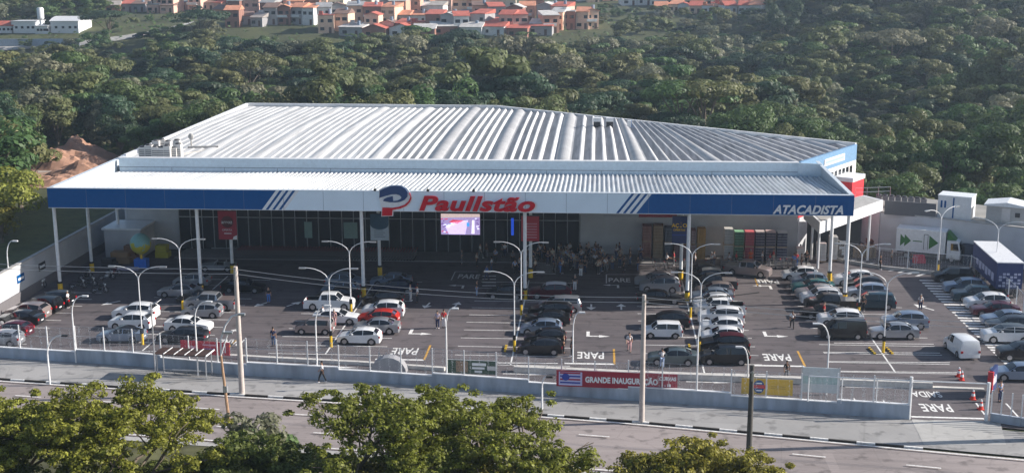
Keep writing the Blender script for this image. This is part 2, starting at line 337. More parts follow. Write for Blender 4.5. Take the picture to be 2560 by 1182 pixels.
# right gable (faces the yard): blue top, white band, red foot
a, b = Vector(fl[1]), Vector(fl[2]); d = (b-a).normalized(); nn = Vector((d.y, -d.x))
gw = MB(); gw.seg(a, b, .3, 0, 4.5, 3); gw.seg(a, b, .3, 4.5, 6.6, 0); gw.seg(a, b, .3, 6.6, 9.0, 1); gw.seg(a, b, .32, 9.0, 10.9, 2)
g = gw.build('side_wall', [redp, white, mat('mid_blue_panel', (.16, .30, .48), .5), wallgrey], st)
ln = (b-a).length
for i in range(9):
    t = 5.6+i*1.15
    if t < ln-.6:
        c = a+d*t+nn*.16; q = MB(); q.seg(c-d*.38, c+d*.38, .06, 7.2, 8.5); q.build('window', glass, g)
q = MB(); c = a+d*9.5+nn*.2; q.seg(c-d*3.0, c+d*3.0, .08, 9.5, 10.3); sb = q.build('sign_board', letw, g)
for k in range(10):
    q = MB(); c2 = c-d*2.8+d*k*.6+nn*.06; q.seg(c2-d*.2, c2+d*.2, .03, 8.85+.1*(k % 2), 9.45); 
q = MB()
c2 = c-d*2.7+nn*.05; q.seg(c2, c2+d*5.4, .03, 9.75, 10.05)
q.build('sign_lettering', mat('pale_blue_letters', (.35, .45, .6), .5), sb)
# red box bay with white cap in front of side wall
q = MB(); c = a+d*11.6+nn*1.2; q.seg(c-d*1.8, c+d*1.8, 2.4, 3.5, 7.4); rb = q.build('entrance_bay', mat('bright_red_panel', (.72, .035, .05), .45), st)
q = MB(); q.seg(c-d*1.9, c+d*1.9, 2.6, 7.4, 7.9); q.build('cap', white, rb)
# ribbed roof : narrow sun-facing facets and wide facets falling to the left, barrel vaults between
def back_y(x):
    P_ = [(-54.6, 52.5), (-15.6, 51), (31.2, 14)]
    return lerp_line(P_, x)
def front_y(x): return .3 if x < 22.4 else (x-22.4)/(31.2-22.4)*13.8
rm = MB(); x = -54.8; k = 0; bays = []
while x < 22.2:
    wdt = (1.0 if x < -8 else 1.35) if k % 6 else 2.0
    bays.append((x, wdt, k % 6 == 0)); x += wdt; k += 1
def skew(x): return math.tan(R(-2*sm(-55, -50, x)-0*sm(-5, 24, x)))
def ribpts(x0, y0, z):    # rib line start (front) to end (back)
    an = math.tan(R(15*sm(-2, 24, x0)))
    pts_ = []
    y = y0
    for i in range(60):
        xx = x0-an*(y-y0)
        if y >= back_y(min(31, max(-54.6, xx))): break
        y += .9
    return (x0-an*(y-y0), y)
def roofz(x, y): return ZR+.25+.35*math.sin(math.pi*min(1, max(0, y/50)))-1.2*sm(0, 30, x)*sm(0, 45, y)
allb = list(bays)
x = 22.3
while x < 45: allb.append((x, 1.5 if k % 6 else 2.2, k % 6 == 0)); x += allb[-1][1]; k += 1
for x0, wd, vault in allb:
    am = sm(-45, -6, x0)
    drop = .04+.17*am*wd/1.0*.9
    if vault: prof = [(0, 0)]+[(wd*(.1+.8*i/8), (.12+.26*am)*math.sin(math.pi*i/8)**.8 if 0 < i < 8 else 0) for i in range(9)]+[(wd, 0)]
    else: prof = [(0, 0), (wd*.62, drop), (wd*.70, drop+.03), (wd*.78, drop+.02), (wd*.98, .0), (wd, 0)]
    prev = None
    for u, h in prof:
        xf = x0+u; yf = max(front_y(min(31, xf)), .3)
        an = math.tan(R(15*sm(-2, 24, xf))); ye = yf; xx = xf
        if xf > 31.2: # starts on the gable edge
            pass
        row = []
        # march to back edge
        y = 0.3; ok = []
        while y < 54:
            xx = xf-an*(y-.3)
            yb = back_y(min(31.2, max(-54.6, xx))); yfr = front_y(min(31.2, xx))
            if xx <= 31.0 and yfr-.01 <= y <= yb-.2: ok.append((xx, y))
            y += .5
        if len(ok) < 2: prev = None; continue
        (xa, ya), (xb, yb) = ok[0], ok[-1]
        cur = [(xa+(xb-xa)*t, ya+(yb-ya)*t) for t in (0, .25, .5, .75, 1)]
        cur = [(cx, cy, roofz(cx, cy)+h) for cx, cy in cur]
        if prev: rm.add(prev+cur, [(i, i+1, 6+i, 5+i) for i in range(4)], (0 if x0 < -27 else 1 if x0 < -12 else 2) if (u == wd*.62 and not vault) else (3 if vault and x0 > -20 else 0))  # wide facets away from the sun: shade painted into the sheet colour, deeper rightwards
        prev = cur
rf = rm.build('roof', [mat('roof_sheet', (.66, .655, .65), .5, 0, var=.28, scale=1, spec=.35, stretch=(2.2, .12, 1)), mat('roof_sheet_half_shade', (.42, .41, .41), .5, var=.4, scale=1, stretch=(2.2, .15, 1)), mat('roof_sheet_shade', (.27, .265, .28), .5, var=.45, scale=1, stretch=(2.2, .15, 1)), mat('vault_sheet', (.42, .42, .43), .5, var=.15, scale=.5)], st)
bm_ = MB(); bm_.seg(fl[4], fl[3], .35, ZR, ZR+.75); bm_.seg(fl[3], (fl[2][0], fl[2][1]), .35, ZR-.2, ZR+.75); bm_.seg(fl[0], fl[4], .35, ZR, ZR+.75); bm_.build('roof_edge', white, rf)
um = MB(); um.add([(x, y, ZR-.1) for x, y in fl], [tuple(range(5))]); um.build('roof_deck', concrete, rf)
# parapet above the canopy
pm = MB(); pm.box(-54.6, -1.9, 9.0, 21.9, -1.6, 11.1); pm.box(-54.6, -1.92, 10.05, 21.9, -1.9, 10.12, 1)
for i in range(13): pm.box(-54.6+6.1*i, -1.915, 9.3, -54.55+6.1*i, -1.9, 10.1, 1)
pm.box(-54.7, -1.95, 11.1, 22, -1.2, 11.16, 2); pm.box(-54.6, -1.6, 10.2, 21.9, .3, 10.3, 2)
pm.seg((21.9, -1.75), (24.4, -2.4), .2, 9.0, 11.1)
pm.build('parapet', [paleblue, mat('joint_grey', (.18, .22, .27), .6), white], st)
# glazing
gm = MB(); gm.box(-48.7, .15, 0, -2.1, .2, 9.4); gz = gm.build('glazing', mat('shopfront_glass', (.035, .04, .045), .12, spec=.5), st)
fm = MB(); n = 34
for i in range(n+1):
    x = -48.7+46.6*i/n; fm.box(x-.04, .04, .14, x+.04, .15, 9.3)
for z in (3.9, 6.3, 9.3): fm.box(-48.7, .03, z, -2.1, .14, z+.09)
fm.box(-45, .02, .2, -41, .03, .3); fm.build('window_frame', mat('frame_grey', (.38, .40, .42), .4, .3), gz)
for x, w_ in [(-33.9, .9), (-29.3, 1.6)]:
    q = MB(); q.box(x, .0, 1.6, x+w_, .02, 3.5); q.build('poster', mat('pale_green_poster', (.25, .38, .36), .6), gz)
q = MB(); q.box(-9.9, -.05, 2.2, -9.6, .03, 4.2); q.build('blue_light_strip', mat('blue_glow', (.02, .10, .8), .5, emit=.35), gz)
for x0, x1, wd, lx in [(-44, -38.0, 'SAÍDA', -40.6), (-8.1, -4.2, 'ENTRADA', -5.9)]:
    q = MB(); q.box(x0, -.5, 6.3, x1, .0, 8.9); sg = q.build('entrance_sign', mat('near_black_blue', (.006, .01, .03), .4), st)
    text('sign_lettering', wd, .9, letw, sg, (lx, -.52, 6.75), ext=.02)
for x0, x1, c in [(-.1, 3.6, 0), (3.7, 8.2, 1)]: pass
q = MB(); q.box(.6, -.2, 4.5, 4.6, -.08, 7.6, 0); q.box(4.6, -.2, 4.5, 8.9, -.08, 7.8, 1)
for i in range(4): q.box(5.4, -.23, 5.0+.65*i, 8.1, -.2, 5.3+.65*i, 2)
q.add([(1.2+1.5*math.cos(a_)+1.2, -.22, 7.58+.9*math.sin(a_)) for a_ in [math.pi+math.pi*i/12 for i in range(13)]], [tuple(range(13))], 3)
tag(q.build('wall_banner', [mat('grey_white_banner', (.45, .47, .52), .6), purple, mat('pink_stripe', (.55, .2, .25), .6), mat('teal_print', (.03, .16, .22), .6)], loc=(0, 143, 0)), 'grey and wine wall banner with teal arc, right of the glazing', 'banner')
# ---------------------------------------------------------------- canopy
ca = empty('entrance_canopy', (0, 122.8, 0), 0, 'long white corrugated canopy with blue and white fascia on tall columns over the car park', 'canopy')
X0, X1 = -55.1, 24.55
dm = MB(); x = X0+.3; cor = []
while x < X1-.3:
    cor += [(x, 0), (x+.26, 0), (x+.32, .17), (x+.44, .17), (x+.5, 0)]; x += .5
vs = []
for yy, z in ((.3, 10.35), (4.5, 10.25), (14.5, 9.65), (18.3, 9.55)):
    vs += [(a_, yy, z+h*(.35+.65*sm(-44, -34, a_))) for a_, h in cor]
nC = len(cor); dm.add(vs, [(j*nC+i, j*nC+i+1, (j+1)*nC+i+1, (j+1)*nC+i) for j in range(3) for i in range(nC-1)])
dk = dm.build('deck', mat('canopy_sheet', (.60, .62, .64), .5, .0, var=.2, scale=1, stretch=(1.2, .2, 1)), ca)
q = MB(); q.box(X0+.25, .3, 9.35, X1-.25, 18.3, 9.42); q.build('ceiling', mat('soffit', (.35, .36, .38), .7), ca)
q = MB(); q.box(X0, .25, 9.4, X0+.12, 20.5, 10.95); q.box(X0, .25, 10.95, X0+.5, 20.5, 11.0); q.box(X1-.12, .25, 9.4, X1, 20.5, 10.95); q.box(X1-.4, .25, 10.95, X1, 20.5, 11.0)
q.add([(X0, 18.2, 9.6), (X0, 18.2, 9.6), (X0, 18.2, 9.6)], []); q.box(X0, -.02, 10.95, X1, .45, 11.0)
for i in range(40): q.box(X1-.13, .8+.48*i, 9.7, X1-.17, .95+.48*i, 10.9)
q.build('side_panel', mat('pale_panel', (.60, .66, .72), .45), ca)
# fascia : blue - stripes - white - stripes - blue
zb, zt = 9.0, 10.95; sh = .9
def fx(px, py=500): return atY(px, py, 122.8)[0]
xa, xb = fx(655, 530), fx(1540, 530)
q = MB()
def fpan(x0b, x1b, x0t, x1t, mi, y=0.0): q.wallxz([(x0b, zb), (x1b, zb), (x1t, zt), (x0t, zt)], y, .25, mi)
sl_ = fx(690, 480)-fx(655, 525); step = .42
fpan(X0, xa, X0, xa+sl_, 0); pos = xa
for i in range(7):
    fpan(pos, pos+step*(.9 if i % 2 == 0 else .65), pos+sl_, pos+sl_+step*(.9 if i % 2 == 0 else .65), 1 if i % 2 == 0 else 0); pos += step*(.9 if i % 2 == 0 else .65)
p1 = pos; pos = xb
fpan(p1, xb, p1+sl_, xb+sl_, 2)
for i in range(7):
    w_ = step*(.65 if i % 2 == 0 else .9); fpan(pos, pos+w_, pos+sl_, pos+sl_+w_, 0 if i % 2 == 0 else 1); pos += w_
fpan(pos, X1, pos+sl_, X1, 0)
q.box(X0, -.01, zb-.05, X1, .26, zb+.0, 3); [q.box(X0+4.0*i-.015, -.004, zb, X0+4.0*i+.015, .0, zt, 4) for i in range(1, 20)]
fa = q.build('fascia', [bluep, letw, mat('fascia_pale', (.74, .86, .97), .4, var=.05, scale=.4), white, mat('seam_grey', (.12, .17, .26), .6)], ca)
text('sign_lettering', 'Paullstão', 2.0, mat('sign_red', (.58, .010, .025), .5, spec=.1), fa, ((fx(1045, 510)+fx(1335, 510))/2, -.22, 9.16), ext=.05, bold=.07, shear=.25, width=fx(1335, 510)-fx(1045, 510))
text('sign_lettering', 'Paullstão', 2.0, letw, fa, ((fx(1045, 510)+fx(1335, 510))/2, -.08, 9.16), ext=.03, bold=.07, shear=.25, width=fx(1340, 510)-fx(1040, 510))
text('sign_lettering', 'ATACADISTA', 1.15, letw, fa, ((fx(1932, 528)+fx(2108, 528))/2, -.1, 9.16), ext=.05, bold=.035, shear=.3, width=fx(2108, 528)-fx(1932, 528))
# emblem : blue swoosh over red P-stroke (traced in photo pixels of a 520x220 crop)
def emb(pts): return [atY(880+x_*.2031, 440+y_*.2031, 122.8) for x_, y_ in pts]
eb = emb([(340, 265), (345, 178), (400, 150), (470, 125), (540, 118), (610, 125), (660, 155), (688, 200), (685, 250), (650, 290), (600, 312), (540, 320), (470, 318), (385, 302), (400, 278), (430, 262), (505, 245), (510, 305), (560, 300), (605, 275), (612, 255), (590, 232), (550, 220), (490, 222), (420, 240)])
er = emb([(378, 385), (500, 388), (580, 375), (650, 350), (700, 305), (722, 255), (705, 205), (715, 212), (735, 270), (715, 320), (670, 365), (600, 395), (500, 412), (497, 482), (372, 485)])
ew = emb([(365, 395), (335, 280), (330, 170), (400, 138), (470, 113), (545, 107), (620, 113), (680, 150), (715, 195), (748, 270), (728, 330), (680, 378), (600, 408), (510, 424), (508, 492), (362, 496)])
q = MB(); q.wallxz(ew, -.1, .02, 0); e1 = q.build('emblem', [letw], fa)
q = MB(); q.wallxz(eb, -.22, -.1, 0); q.build('emblem_swoosh', [mat('emblem_blue', (.01, .05, .17), .35)], e1)
q = MB(); q.wallxz(er, -.21, -.1, 0); q.build('emblem_stroke', [mat('sign_red', (0, 0, 0))], e1)
# columns
for row, (Y, xsr) in enumerate([(123.6, [-54.9, -40.2, -23.5, -7.2, 8.9, 24.3]), (132.2, [-55.0, -39.4, -23.3, -7.1, 8.8, 24.3]), (140.5, [-55.0])]):
    for x in xsr:
        q = MB(); q.tube([(x, Y-122.8, .0), (x, Y-122.8, 9.4)], .18, 12)
        c = q.build('column', white, ca, 40)
        if row < 2:
            q = MB(); q.tube([(x, Y-122.8, .0), (x, Y-122.8, .95)], .25, 12); q.tube([(x, Y-122.8, .95), (x, Y-122.8, 1.15)], .26, 12, 1); q.build('base_guard', [yellow, black], c, 40)
for px in (938, 1070, 1184): 
    x = fx(px); q = MB(); q.box(x-.12, -.1, 11.0, x+.12, .15, 11.2); q.box(x-.03, 0, 11.0, x+.03, .05, 11.35); q.build('floodlight', black, fa)
# column banners
def colbanner(px0, px1, py0, py1, Y, label, mats, deco):
    x0, zt_ = atY(px0, py0, Y); x1, _ = atY(px1, py0, Y); _, zb_ = atY(px0, py1, Y); q = MB(); zt_ = min(zt_, 9.3)
    q.box(0, -.06, 0, x1-x0, .06, zt_-zb_, 0); deco(q, x1-x0, zt_-zb_); q.box(-.02, -.08, zt_-zb_, x1-x0+.02, .08, zt_-zb_+.06, 3)
    return tag(q.build('column_banner', mats, loc=(x0, Y, zb_)), label, 'banner')
def d1(q, w_, h):
    q.add([(w_*.5+w_*.33*math.cos(a_), -.07, h*.62+w_*.33*math.sin(a_)) for a_ in [6.283*i/16 for i in range(16)]], [tuple(range(16))], 1)
    q.box(w_*.3, -.08, h*.2, w_*.7, -.062, h*.23, 2); q.add([(w_, -.07, 0), (w_*.75, -.07, 0), (w_*.8, -.07, h*.1), (w_, -.07, h*.16)], [(0, 1, 2, 3)], 2)
def d2(q, w_, h):
    q.add([(w_*.5+w_*.5*math.cos(a_), -.07, h*.62+w_*.3*math.sin(a_)) for a_ in [math.pi+math.pi*i/12 for i in range(13)]]+[(w_, -.07, h), (0, -.07, h)], [tuple(range(15))], 1)
    for i in range(4): q.box(w_*.2, -.075, h*(.12+.08*i), w_*(.8-.1*(i % 2)), -.062, h*(.15+.08*i), 2)
def d3(q, w_, h):
    for i in range(6): q.box(w_*.3, -.075, h*(.12+.11*i), w_*.88, -.062, h*(.17+.11*i), 1)
def d4(q, w_, h):
    q.box(0, -.075, h*.3, w_, -.062, h*.34, 2)
bn1 = colbanner(544, 590, 527, 598, 131.9, 'wine red column banner with dark round print, hung above the silver convertible', [purple, mat('dark_wine', (.08, .005, .012), .6), letw, dark], d1)
text('lettering', 'arroz', .55, letw, bn1, (.95, -.09, 1.75), ext=.005); text('lettering', 'OFERTA', .3, letw, bn1, (.95, -.09, .95), ext=.005)
bn2 = colbanner(925, 971, 535, 600, 131.9, 'blue over white column banner hung beneath the left side of the sign emblem', [mat('banner_white', (.45, .52, .58), .6), mat('banner_teal', (.01, .07, .13), .5), mat('banner_text', (.2, .25, .32), .6), dark], d2)
bn3 = colbanner(1303, 1348, 540, 602, 131.9, 'crimson column banner with pink stripes beside the ENTRADA sign', [mat('crimson_banner', (.5, .03, .05), .6), mat('pink_text', (.6, .25, .3), .6), letw, dark], d3)
bn4 = colbanner(1681, 1718, 541, 608, 131.9, 'navy column banner with yellow lettering in front of the pallet stacks', [navy, letw, mat('banner_blue', (.02, .06, .3), .5), dark], d4)
text('lettering', 'AÇÃO', .55, yellow, bn4, (.75, -.09, 1.75), ext=.005, bold=.02); text('lettering', 'OFERTAS', .3, yellow, bn4, (.75, -.09, 1.35), ext=.005, bold=.01)
# LED screen hung from the canopy
x0, zt_ = atY(1102, 534, 128); x1, zb_ = atY(1200, 587, 128); sc = empty('video_screen', ((x0+x1)/2, 128, zb_), 0, 'glowing video screen showing a store aisle, hung below the canopy sign', 'screen')
W_, H_ = x1-x0, zt_-zb_; q = MB(); q.box(-W_/2-.06, .02, -.06, W_/2+.06, .3, H_+.1); q.build('housing', black, sc)
cs = [(.45, .35, .33), (.28, .22, .42), (.62, .5, .85), (.5, .05, .1), (.7, .72, .95), (.05, .3, .75), (.12, .05, .25), (.8, .75, .9)]
q = MB()
def sp(pts_, mi, o=0): q.add([(-W_/2+W_*u, .015-o*.004, H_*v) for u, v in pts_], [tuple(range(len(pts_)))], mi)
sp([(0, 0), (1, 0), (1, 1), (0, 1)], 1); sp([(0, .8), (1, .85), (1, 1), (0, 1)], 0, 1); sp([(.2, .02), (.62, .02), (.7, .7), (.12, .35)], 2, 2); sp([(.12, .35), (.7, .7), (.3, .6), (.05, .45)], 4, 3)
sp([(.2, .6), (.42, .52), (.6, .68), (.3, .72)], 3, 3); sp([(.78, .05), (.86, .05), (.86, .7), (.8, .7)], 7, 2); sp([(.66, .4), (.73, .4), (.73, .58), (.66, .58)], 5, 4)
for i in range(26):
    u = rnd.choice([rnd.uniform(0, .22), rnd.uniform(.86, .97)]); v = rnd.uniform(.05, .75); a_ = rnd.uniform(.03, .07); sp([(u, v), (u+a_, v+.02), (u+a_, v+.06), (u, v+.05)], rnd.choice([3, 6, 7, 4, 6]), 5)
q.build('display', [mat('led_%d' % i, c, .5, emit=.8, var=.3, scale=4) for i, c in enumerate(cs)], sc)

for s_ in (-1, 1): q = MB(); q.tube([(s_, .15, H_), (s_, .15, 9.35-zb_)], .05, 6); q.build('hanger', dark, sc)
# ---------------------------------------------------------------- walls and fences
def meshmat(name, op, col=(.75, .75, .75)):
    m = bpy.data.materials.new(name); m.use_nodes = True; n = m.node_tree.nodes; l = m.node_tree.links; b = n['Principled BSDF']; b.inputs['Base Color'].default_value = (*col, 1)
    tc = n.new('ShaderNodeTexCoord'); vo = n.new('ShaderNodeTexVoronoi'); vo.feature = 'DISTANCE_TO_EDGE'; vo.inputs['Scale'].default_value = 9; vo.inputs['Randomness'].default_value = .25; l.new(tc.outputs['Object'], vo.inputs['Vector'])
    c = n.new('ShaderNodeMath'); c.operation = 'LESS_THAN'; c.inputs[1].default_value = op; l.new(vo.outputs['Distance'], c.inputs[0]); l.new(c.outputs[0], b.inputs['Alpha']); return m
wire = meshmat('chain_link_mesh', .02)
GR = 'front retaining wall'
root = empty('boundary_wall', (0, 0, 0), 0, 'low pale blue grey wall with stepped white coping between the pavement and the car park', 'wall')
q = MB(); cp = MB(); steps = [(at(0, 893)[0]-30, 1.0)]
WL2 = [(-75, 106.5)]+WALL; gate_x = WALL[-1][0]
fposts = []
tot = 0; P = [Vector(p) for p in WL2]; seglen = [(b-a).length for a, b in zip(P, P[1:])]; TL = sum(seglen)
def wpt(s):
    for (a, b), L_ in zip(zip(P, P[1:]), seglen):
        if s <= L_: return a+(b-a)*s/L_
        s -= L_
    return P[-1]
n = int(TL/2.55); 
for i in range(n):
    a, b = wpt(TL*i/n), wpt(TL*(i+1)/n); h = 1.12 if (i % 6) < 3 else .92
    q.seg(a, b, .22, -.1, h); cp.seg(a, b, .3, h, h+.06); fposts.append((a, h+.05))
fposts.append((P[-1], 1.0))
q.build('wall', fwall, root); cp.build('coping', white, root)
frt = empty('perimeter_fence', (P[0].x, P[0].y, 0), 0, 'white post and wire mesh fence standing on the low front wall', 'fence')
o0 = P[0]; fm_, fr_ = MB(), MB()
for i, ((a, ha), (b, hb)) in enumerate(zip(fposts, fposts[1:])):
    pb = MB(); pb.box(-.045, -.045, 0, .045, .045, 2.05); link('post', pb.mesh('post'), white, frt, (a.x-o0.x, a.y-o0.y, ha))
    A, B = a-o0, b-o0; z0, z1 = ha+.08, ha+2.0
    if not (abs(i-46) < 0): fm_.add([(A.x, A.y, z0), (B.x, B.y, z0), (B.x, B.y, z1), (A.x, A.y, z1)], [(0, 1, 2, 3)])
    fr_.tube([(A.x, A.y, z1), (B.x, B.y, z1)], .012, 4); 
    if i % 9 < 4: fr_.tube([(A.x, A.y, ha+1.15), (B.x, B.y, ha+1.15)], .02, 4)
fm_.build('mesh_panel', wire, frt); fr_.build('rail', steel, frt)
# exit gate frame and wall to the right
g1 = Vector(at(2272, 1047)); g2 = Vector(at(2465, 1052)); gt = empty('sliding_gate', (g1.x, g1.y, 0), 0, 'tall white gate portal frame over the SAIDA exit lane', 'gate')
q = MB(); q.tube([(0, 0, 0), (0, 0, 3.3)], .12, 8); q.build('gate_post', white, gt); q = MB(); d_ = g2-g1; q.tube([(d_.x, d_.y, 0), (d_.x, d_.y, 3.0)], .13, 8); q.build('gate_post', white, gt)
q = MB(); q.tube([(0, 0, 3.0), (d_.x, d_.y, 2.9)], .05, 6); q.tube([(-7.3, .9, 2.9), (0, 0, 3.0)], .05, 6); q.tube([(-7.3, .9, .9), (-7.3, .9, 2.9)], .05, 6); q.tube([(-4.9, .6, .9), (-4.9, .6, 2.9)], .04, 6); q.tube([(-2.4, .3, .9), (-2.4, .3, 2.9)], .04, 6); q.build('gate_frame', white, gt)
q = MB(); q.add([(-7.3, .9, 1), (0, 0, 1), (0, 0, 2.95), (-7.3, .9, 2.9)], [(0, 1, 2, 3)]); q.build('mesh_panel', wire, gt)
rt_ = empty('boundary_wall', (0, 0, 0), 0, 'short pale wall with wire fence right of the exit gate', 'wall'); q = MB(); pts_ = [g2+Vector((.3, 0)), Vector((31, wy(31)+1.3)), Vector((60, wy(60)+1.5))]
for a, b in zip(pts_, pts_[1:]): q.seg(a, b, .22, -.1, .65)
q.build('wall', fwall, rt_); q = MB()
for i in range(14): a = pts_[0]+(pts_[1]-pts_[0])*i/3; q.box(a.x-.04, a.y-.04, .6, a.x+.04, a.y+.04, 2.4)
q.build('fence_post', white, rt_)
# inner white kerbs
def kerbthing(ptsx, label, w_=.4, h=.3):
    q = MB(); p_ = [Vector(at(*a)) for a in ptsx]; o = p_[0]
    for a, b in zip(p_, p_[1:]): q.seg(a-o, b-o, w_, 0, h)
    return tag(q.build('inner_kerb', mat('cream_kerb', (.60, .575, .54), .8, var=.15), loc=(o.x, o.y, 0)), label, 'kerb', kind='structure')
kerbthing([(560, 893), (700, 901), (900, 911), (1112, 926)], 'cream kerb strip')
kerbthing([(1285, 928), (1600, 943), (1990, 957), (2330, 969)], 'cream kerb strip', .55, .5)
kerbthing([(2330, 969), (2460, 974)], 'low', .4, .12)
# left side wall
lw = empty('side_boundary_wall', (-57.6, 110, 0), 0, 'tall grey concrete wall along the left side of the car park', 'wall')
q = MB(); q.box(-.15, -2, 0, .15, 56, 3.7); q.build('wall', wallgrey, lw); q = MB(); q.box(-.22, -2, 3.7, .22, 56, 3.8); q.build('coping', concrete, lw)
q = MB(); q.box(.15, -2, 0, .28, 40, 1.0); q.build('plinth', mat('plinth_dark', (.16, .15, .16), .8), lw)
for yy, t in ((14.5, 0), (9.5, 1)):
    q = MB(); q.box(.16, yy, 1.9, .2, yy+1.6, 2.7); q.box(.2, yy+.2, 2.15, .215, yy+1.4, 2.4, 1); q.build('wall_sign', [bluep if t else dark, letw], lw)
q = MB(); q.box(-.2, -9.0, 0, .2, -2, 3.2); q.build('wall_end', white, lw)
# kiosk with red trim at the left edge
kx, ky0 = at(20, 790); kk = empty('gate_kiosk', (-57.0, 108.6, 0), 0, 'small white kiosk with a red roof stripe against the left wall', 'kiosk')
q = MB(); q.box(-.3, -2.2, 0, 1.3, 2.2, 2.7); q.build('wall', white, kk); q = MB(); q.box(-.4, -2.35, 2.7, 1.45, 2.35, 3.0, 0); q.box(-.3, -2.2, 3.0, 1.35, 2.2, 3.05, 1); q.build('roof', [redp, white], kk)
q = MB(); q.box(1.3, -.5, .05, 1.34, .4, 2.1); q.build('door', steel, kk); q = MB(); q.box(1.3, .9, 1.1, 1.34, 1.7, 1.9); q.build('window', glass, kk)
# small side building under the canopy left
sb_ = empty('side_storeroom', (-52.3, 142, 0), 0, 'low grey storeroom with white roof edge under the left end of the canopy', 'building')
q = MB(); q.box(-3.6, -3.5, 0, 0.6, 1, 3.3); q.build('wall', wallgrey, sb_); q = MB(); q.box(-3.8, -3.7, 3.3, .8, 1, 3.5); q.build('roof', white, sb_)
# yard wall + platform
ya = Vector((32.6, 147.2)); yb_ = Vector((60, 130.6)); yw = empty('yard_retaining_wall', (0, 0, 0), 0, 'long grey retaining wall of the loading yard with containers standing above it', 'wall')
q = MB(); q.seg(ya, yb_, .4, 0, 4.5); q.seg(ya, ya+Vector((-2, 8)), .4, 0, 4.5)
q.build('wall', wallgrey, yw); q = MB(); q.seg(ya, yb_, .5, 4.5, 4.62); q.build('coping', concrete, yw)
q = MB(); q.prism([(ya.x, ya.y+.2), (yb_.x, yb_.y+.2), (66, 137.5), (40, 156), (34, 157), (32.5, 150)], 0, 4.45); tag(q.build('upper_terrace', mat('terrace_concrete', (.3, .29, .27), .85, var=.2, scale=.4)), kind='structure')
for px in (2305, 2330):
    x, z = atY(px, 578, 144.6); q = MB(); q.box(x-.02, 144.05+(0), 2.2, x+1.0, 144.2, 3.3); q.build('vent_window', dark, yw) if px == 2305 else None
# yard fence
yf = [Vector(at(*p)) for p in [(2062, 640), (2110, 656), (2196, 671), (2341, 686), (2425, 692), (2463, 716), (2500, 738), (2539, 775), (2575, 815), (2640, 880)]]
yr = empty('yard_fence', (yf[0].x, yf[0].y, 0), 0, 'white mesh fence on a low kerb between the car park and the loading yard', 'fence'); o0 = yf[0]; q, c, r_ = MB(), MB(), MB()
for a, b in zip(yf, yf[1:]):
    A, B = a-o0, b-o0; c.seg(A, B, .25, 0, .35); q.add([(A.x, A.y, .35), (B.x, B.y, .35), (B.x, B.y, 2.3), (A.x, A.y, 2.3)], [(0, 1, 2, 3)]); r_.tube([(A.x, A.y, 2.3), (B.x, B.y, 2.3)], .03, 4)
    m_ = max(1, int((B-A).length/2.6))
    for k in range(m_): e = A+(B-A)*k/m_; pb = MB(); pb.box(-.045, -.045, 0, .045, .045, 2.4); link('post', pb.mesh('post'), white, yr, (e.x, e.y, 0))
q.build('mesh_panel', wire, yr); c.build('kerb', concrete, yr); r_.build('rail', white, yr)
# loading canopy (white slab)
lc = empty('loading_canopy', (28, 138, 0), 0, 'flat white canopy over the loading entrance right of the blue fascia', 'canopy')
LP_ = [(a_[0]-28, a_[1]-138) for a_ in (at(2050, 556, 6.6), at(2208, 500, 6.6), at(2160, 488, 6.6), at(2010, 520, 6.6))]; q = MB(); q.prism(LP_, 5.4, 6.6); q.build('slab', white, lc); cxx = sum(a_[0] for a_ in LP_)/4; cyy = sum(a_[1] for a_ in LP_)/4; q = MB(); q.prism([(cxx+(a_[0]-cxx)*.93, cyy+(a_[1]-cyy)*.93) for a_ in LP_], 6.6, 6.63); q.build('roof', concrete, lc); print('LP', LP_)
for x, y in ((-4.0, -.2), (2.2, 4.0), (-4.0, 4.2)): q = MB(); q.tube([(x, y, 0), (x, y, 5.2)], .14, 8); q.build('column', white, lc)
q = MB(); q.box(-4.4, 5.3, .1, 1.6, 5.5, 5.0); q.build('doorway', dark, lc)
# containers and shed and condensers on the terrace
def onter(px, py): return at(px, py, 4.45)
x, y = onter(2348, 548); x2, y2 = onter(2432, 556); ang = math.atan2(y2-y, x2-x)
ct = empty('site_container', (x, y+1, 4.45), ang, 'white site container with a blue stripe on the terrace above the yard wall', 'container'); Lc = math.hypot(x2-x, y2-y)
q = MB(); q.box(0, 0, 0, Lc, 2.6, 2.5); q.build('body', white, ct); q = MB(); q.box(Lc*.45, -.03, .1, Lc*.49, 0, 2.4); q.build('stripe', bluep, ct); q = MB(); q.box(-.05, -.05, 2.5, Lc+.05, 2.65, 2.62); q.build('roof', letw, ct)
q = MB(); [q.box(.3+.4*i, -.03, 1.2, .5+.4*i, 0, 2.0) for i in range(2)]; q.build('vent', bluep, ct)
x, y = onter(2470, 562); sh_ = empty('equipment_shed', (x, y+1, 4.45), ang*.9, 'grey plant shed with a pale pitched roof at the right end of the terrace', 'shed')
q = MB(); q.box(0, 0, 0, 4.2, 3, 2.0); q.build('wall', mat('shed_grey', (.42, .42, .42), .7), sh_); q = MB(); q.wallxz([(-.25, 2.0), (4.5, 2.0), (4.5, 2.12), (2.1, 2.5), (-.25, 2.15)], -.3, 3.2); q.build('roof', letw, sh_)
q = MB(); q.box(1.6, -.03, .1, 2.5, 0, 1.8); q.build('door', steel, sh_); q = MB(); q.box(3.0, -.03, .9, 3.5, 0, 1.4); q.build('vent', dark, sh_)
cn = None
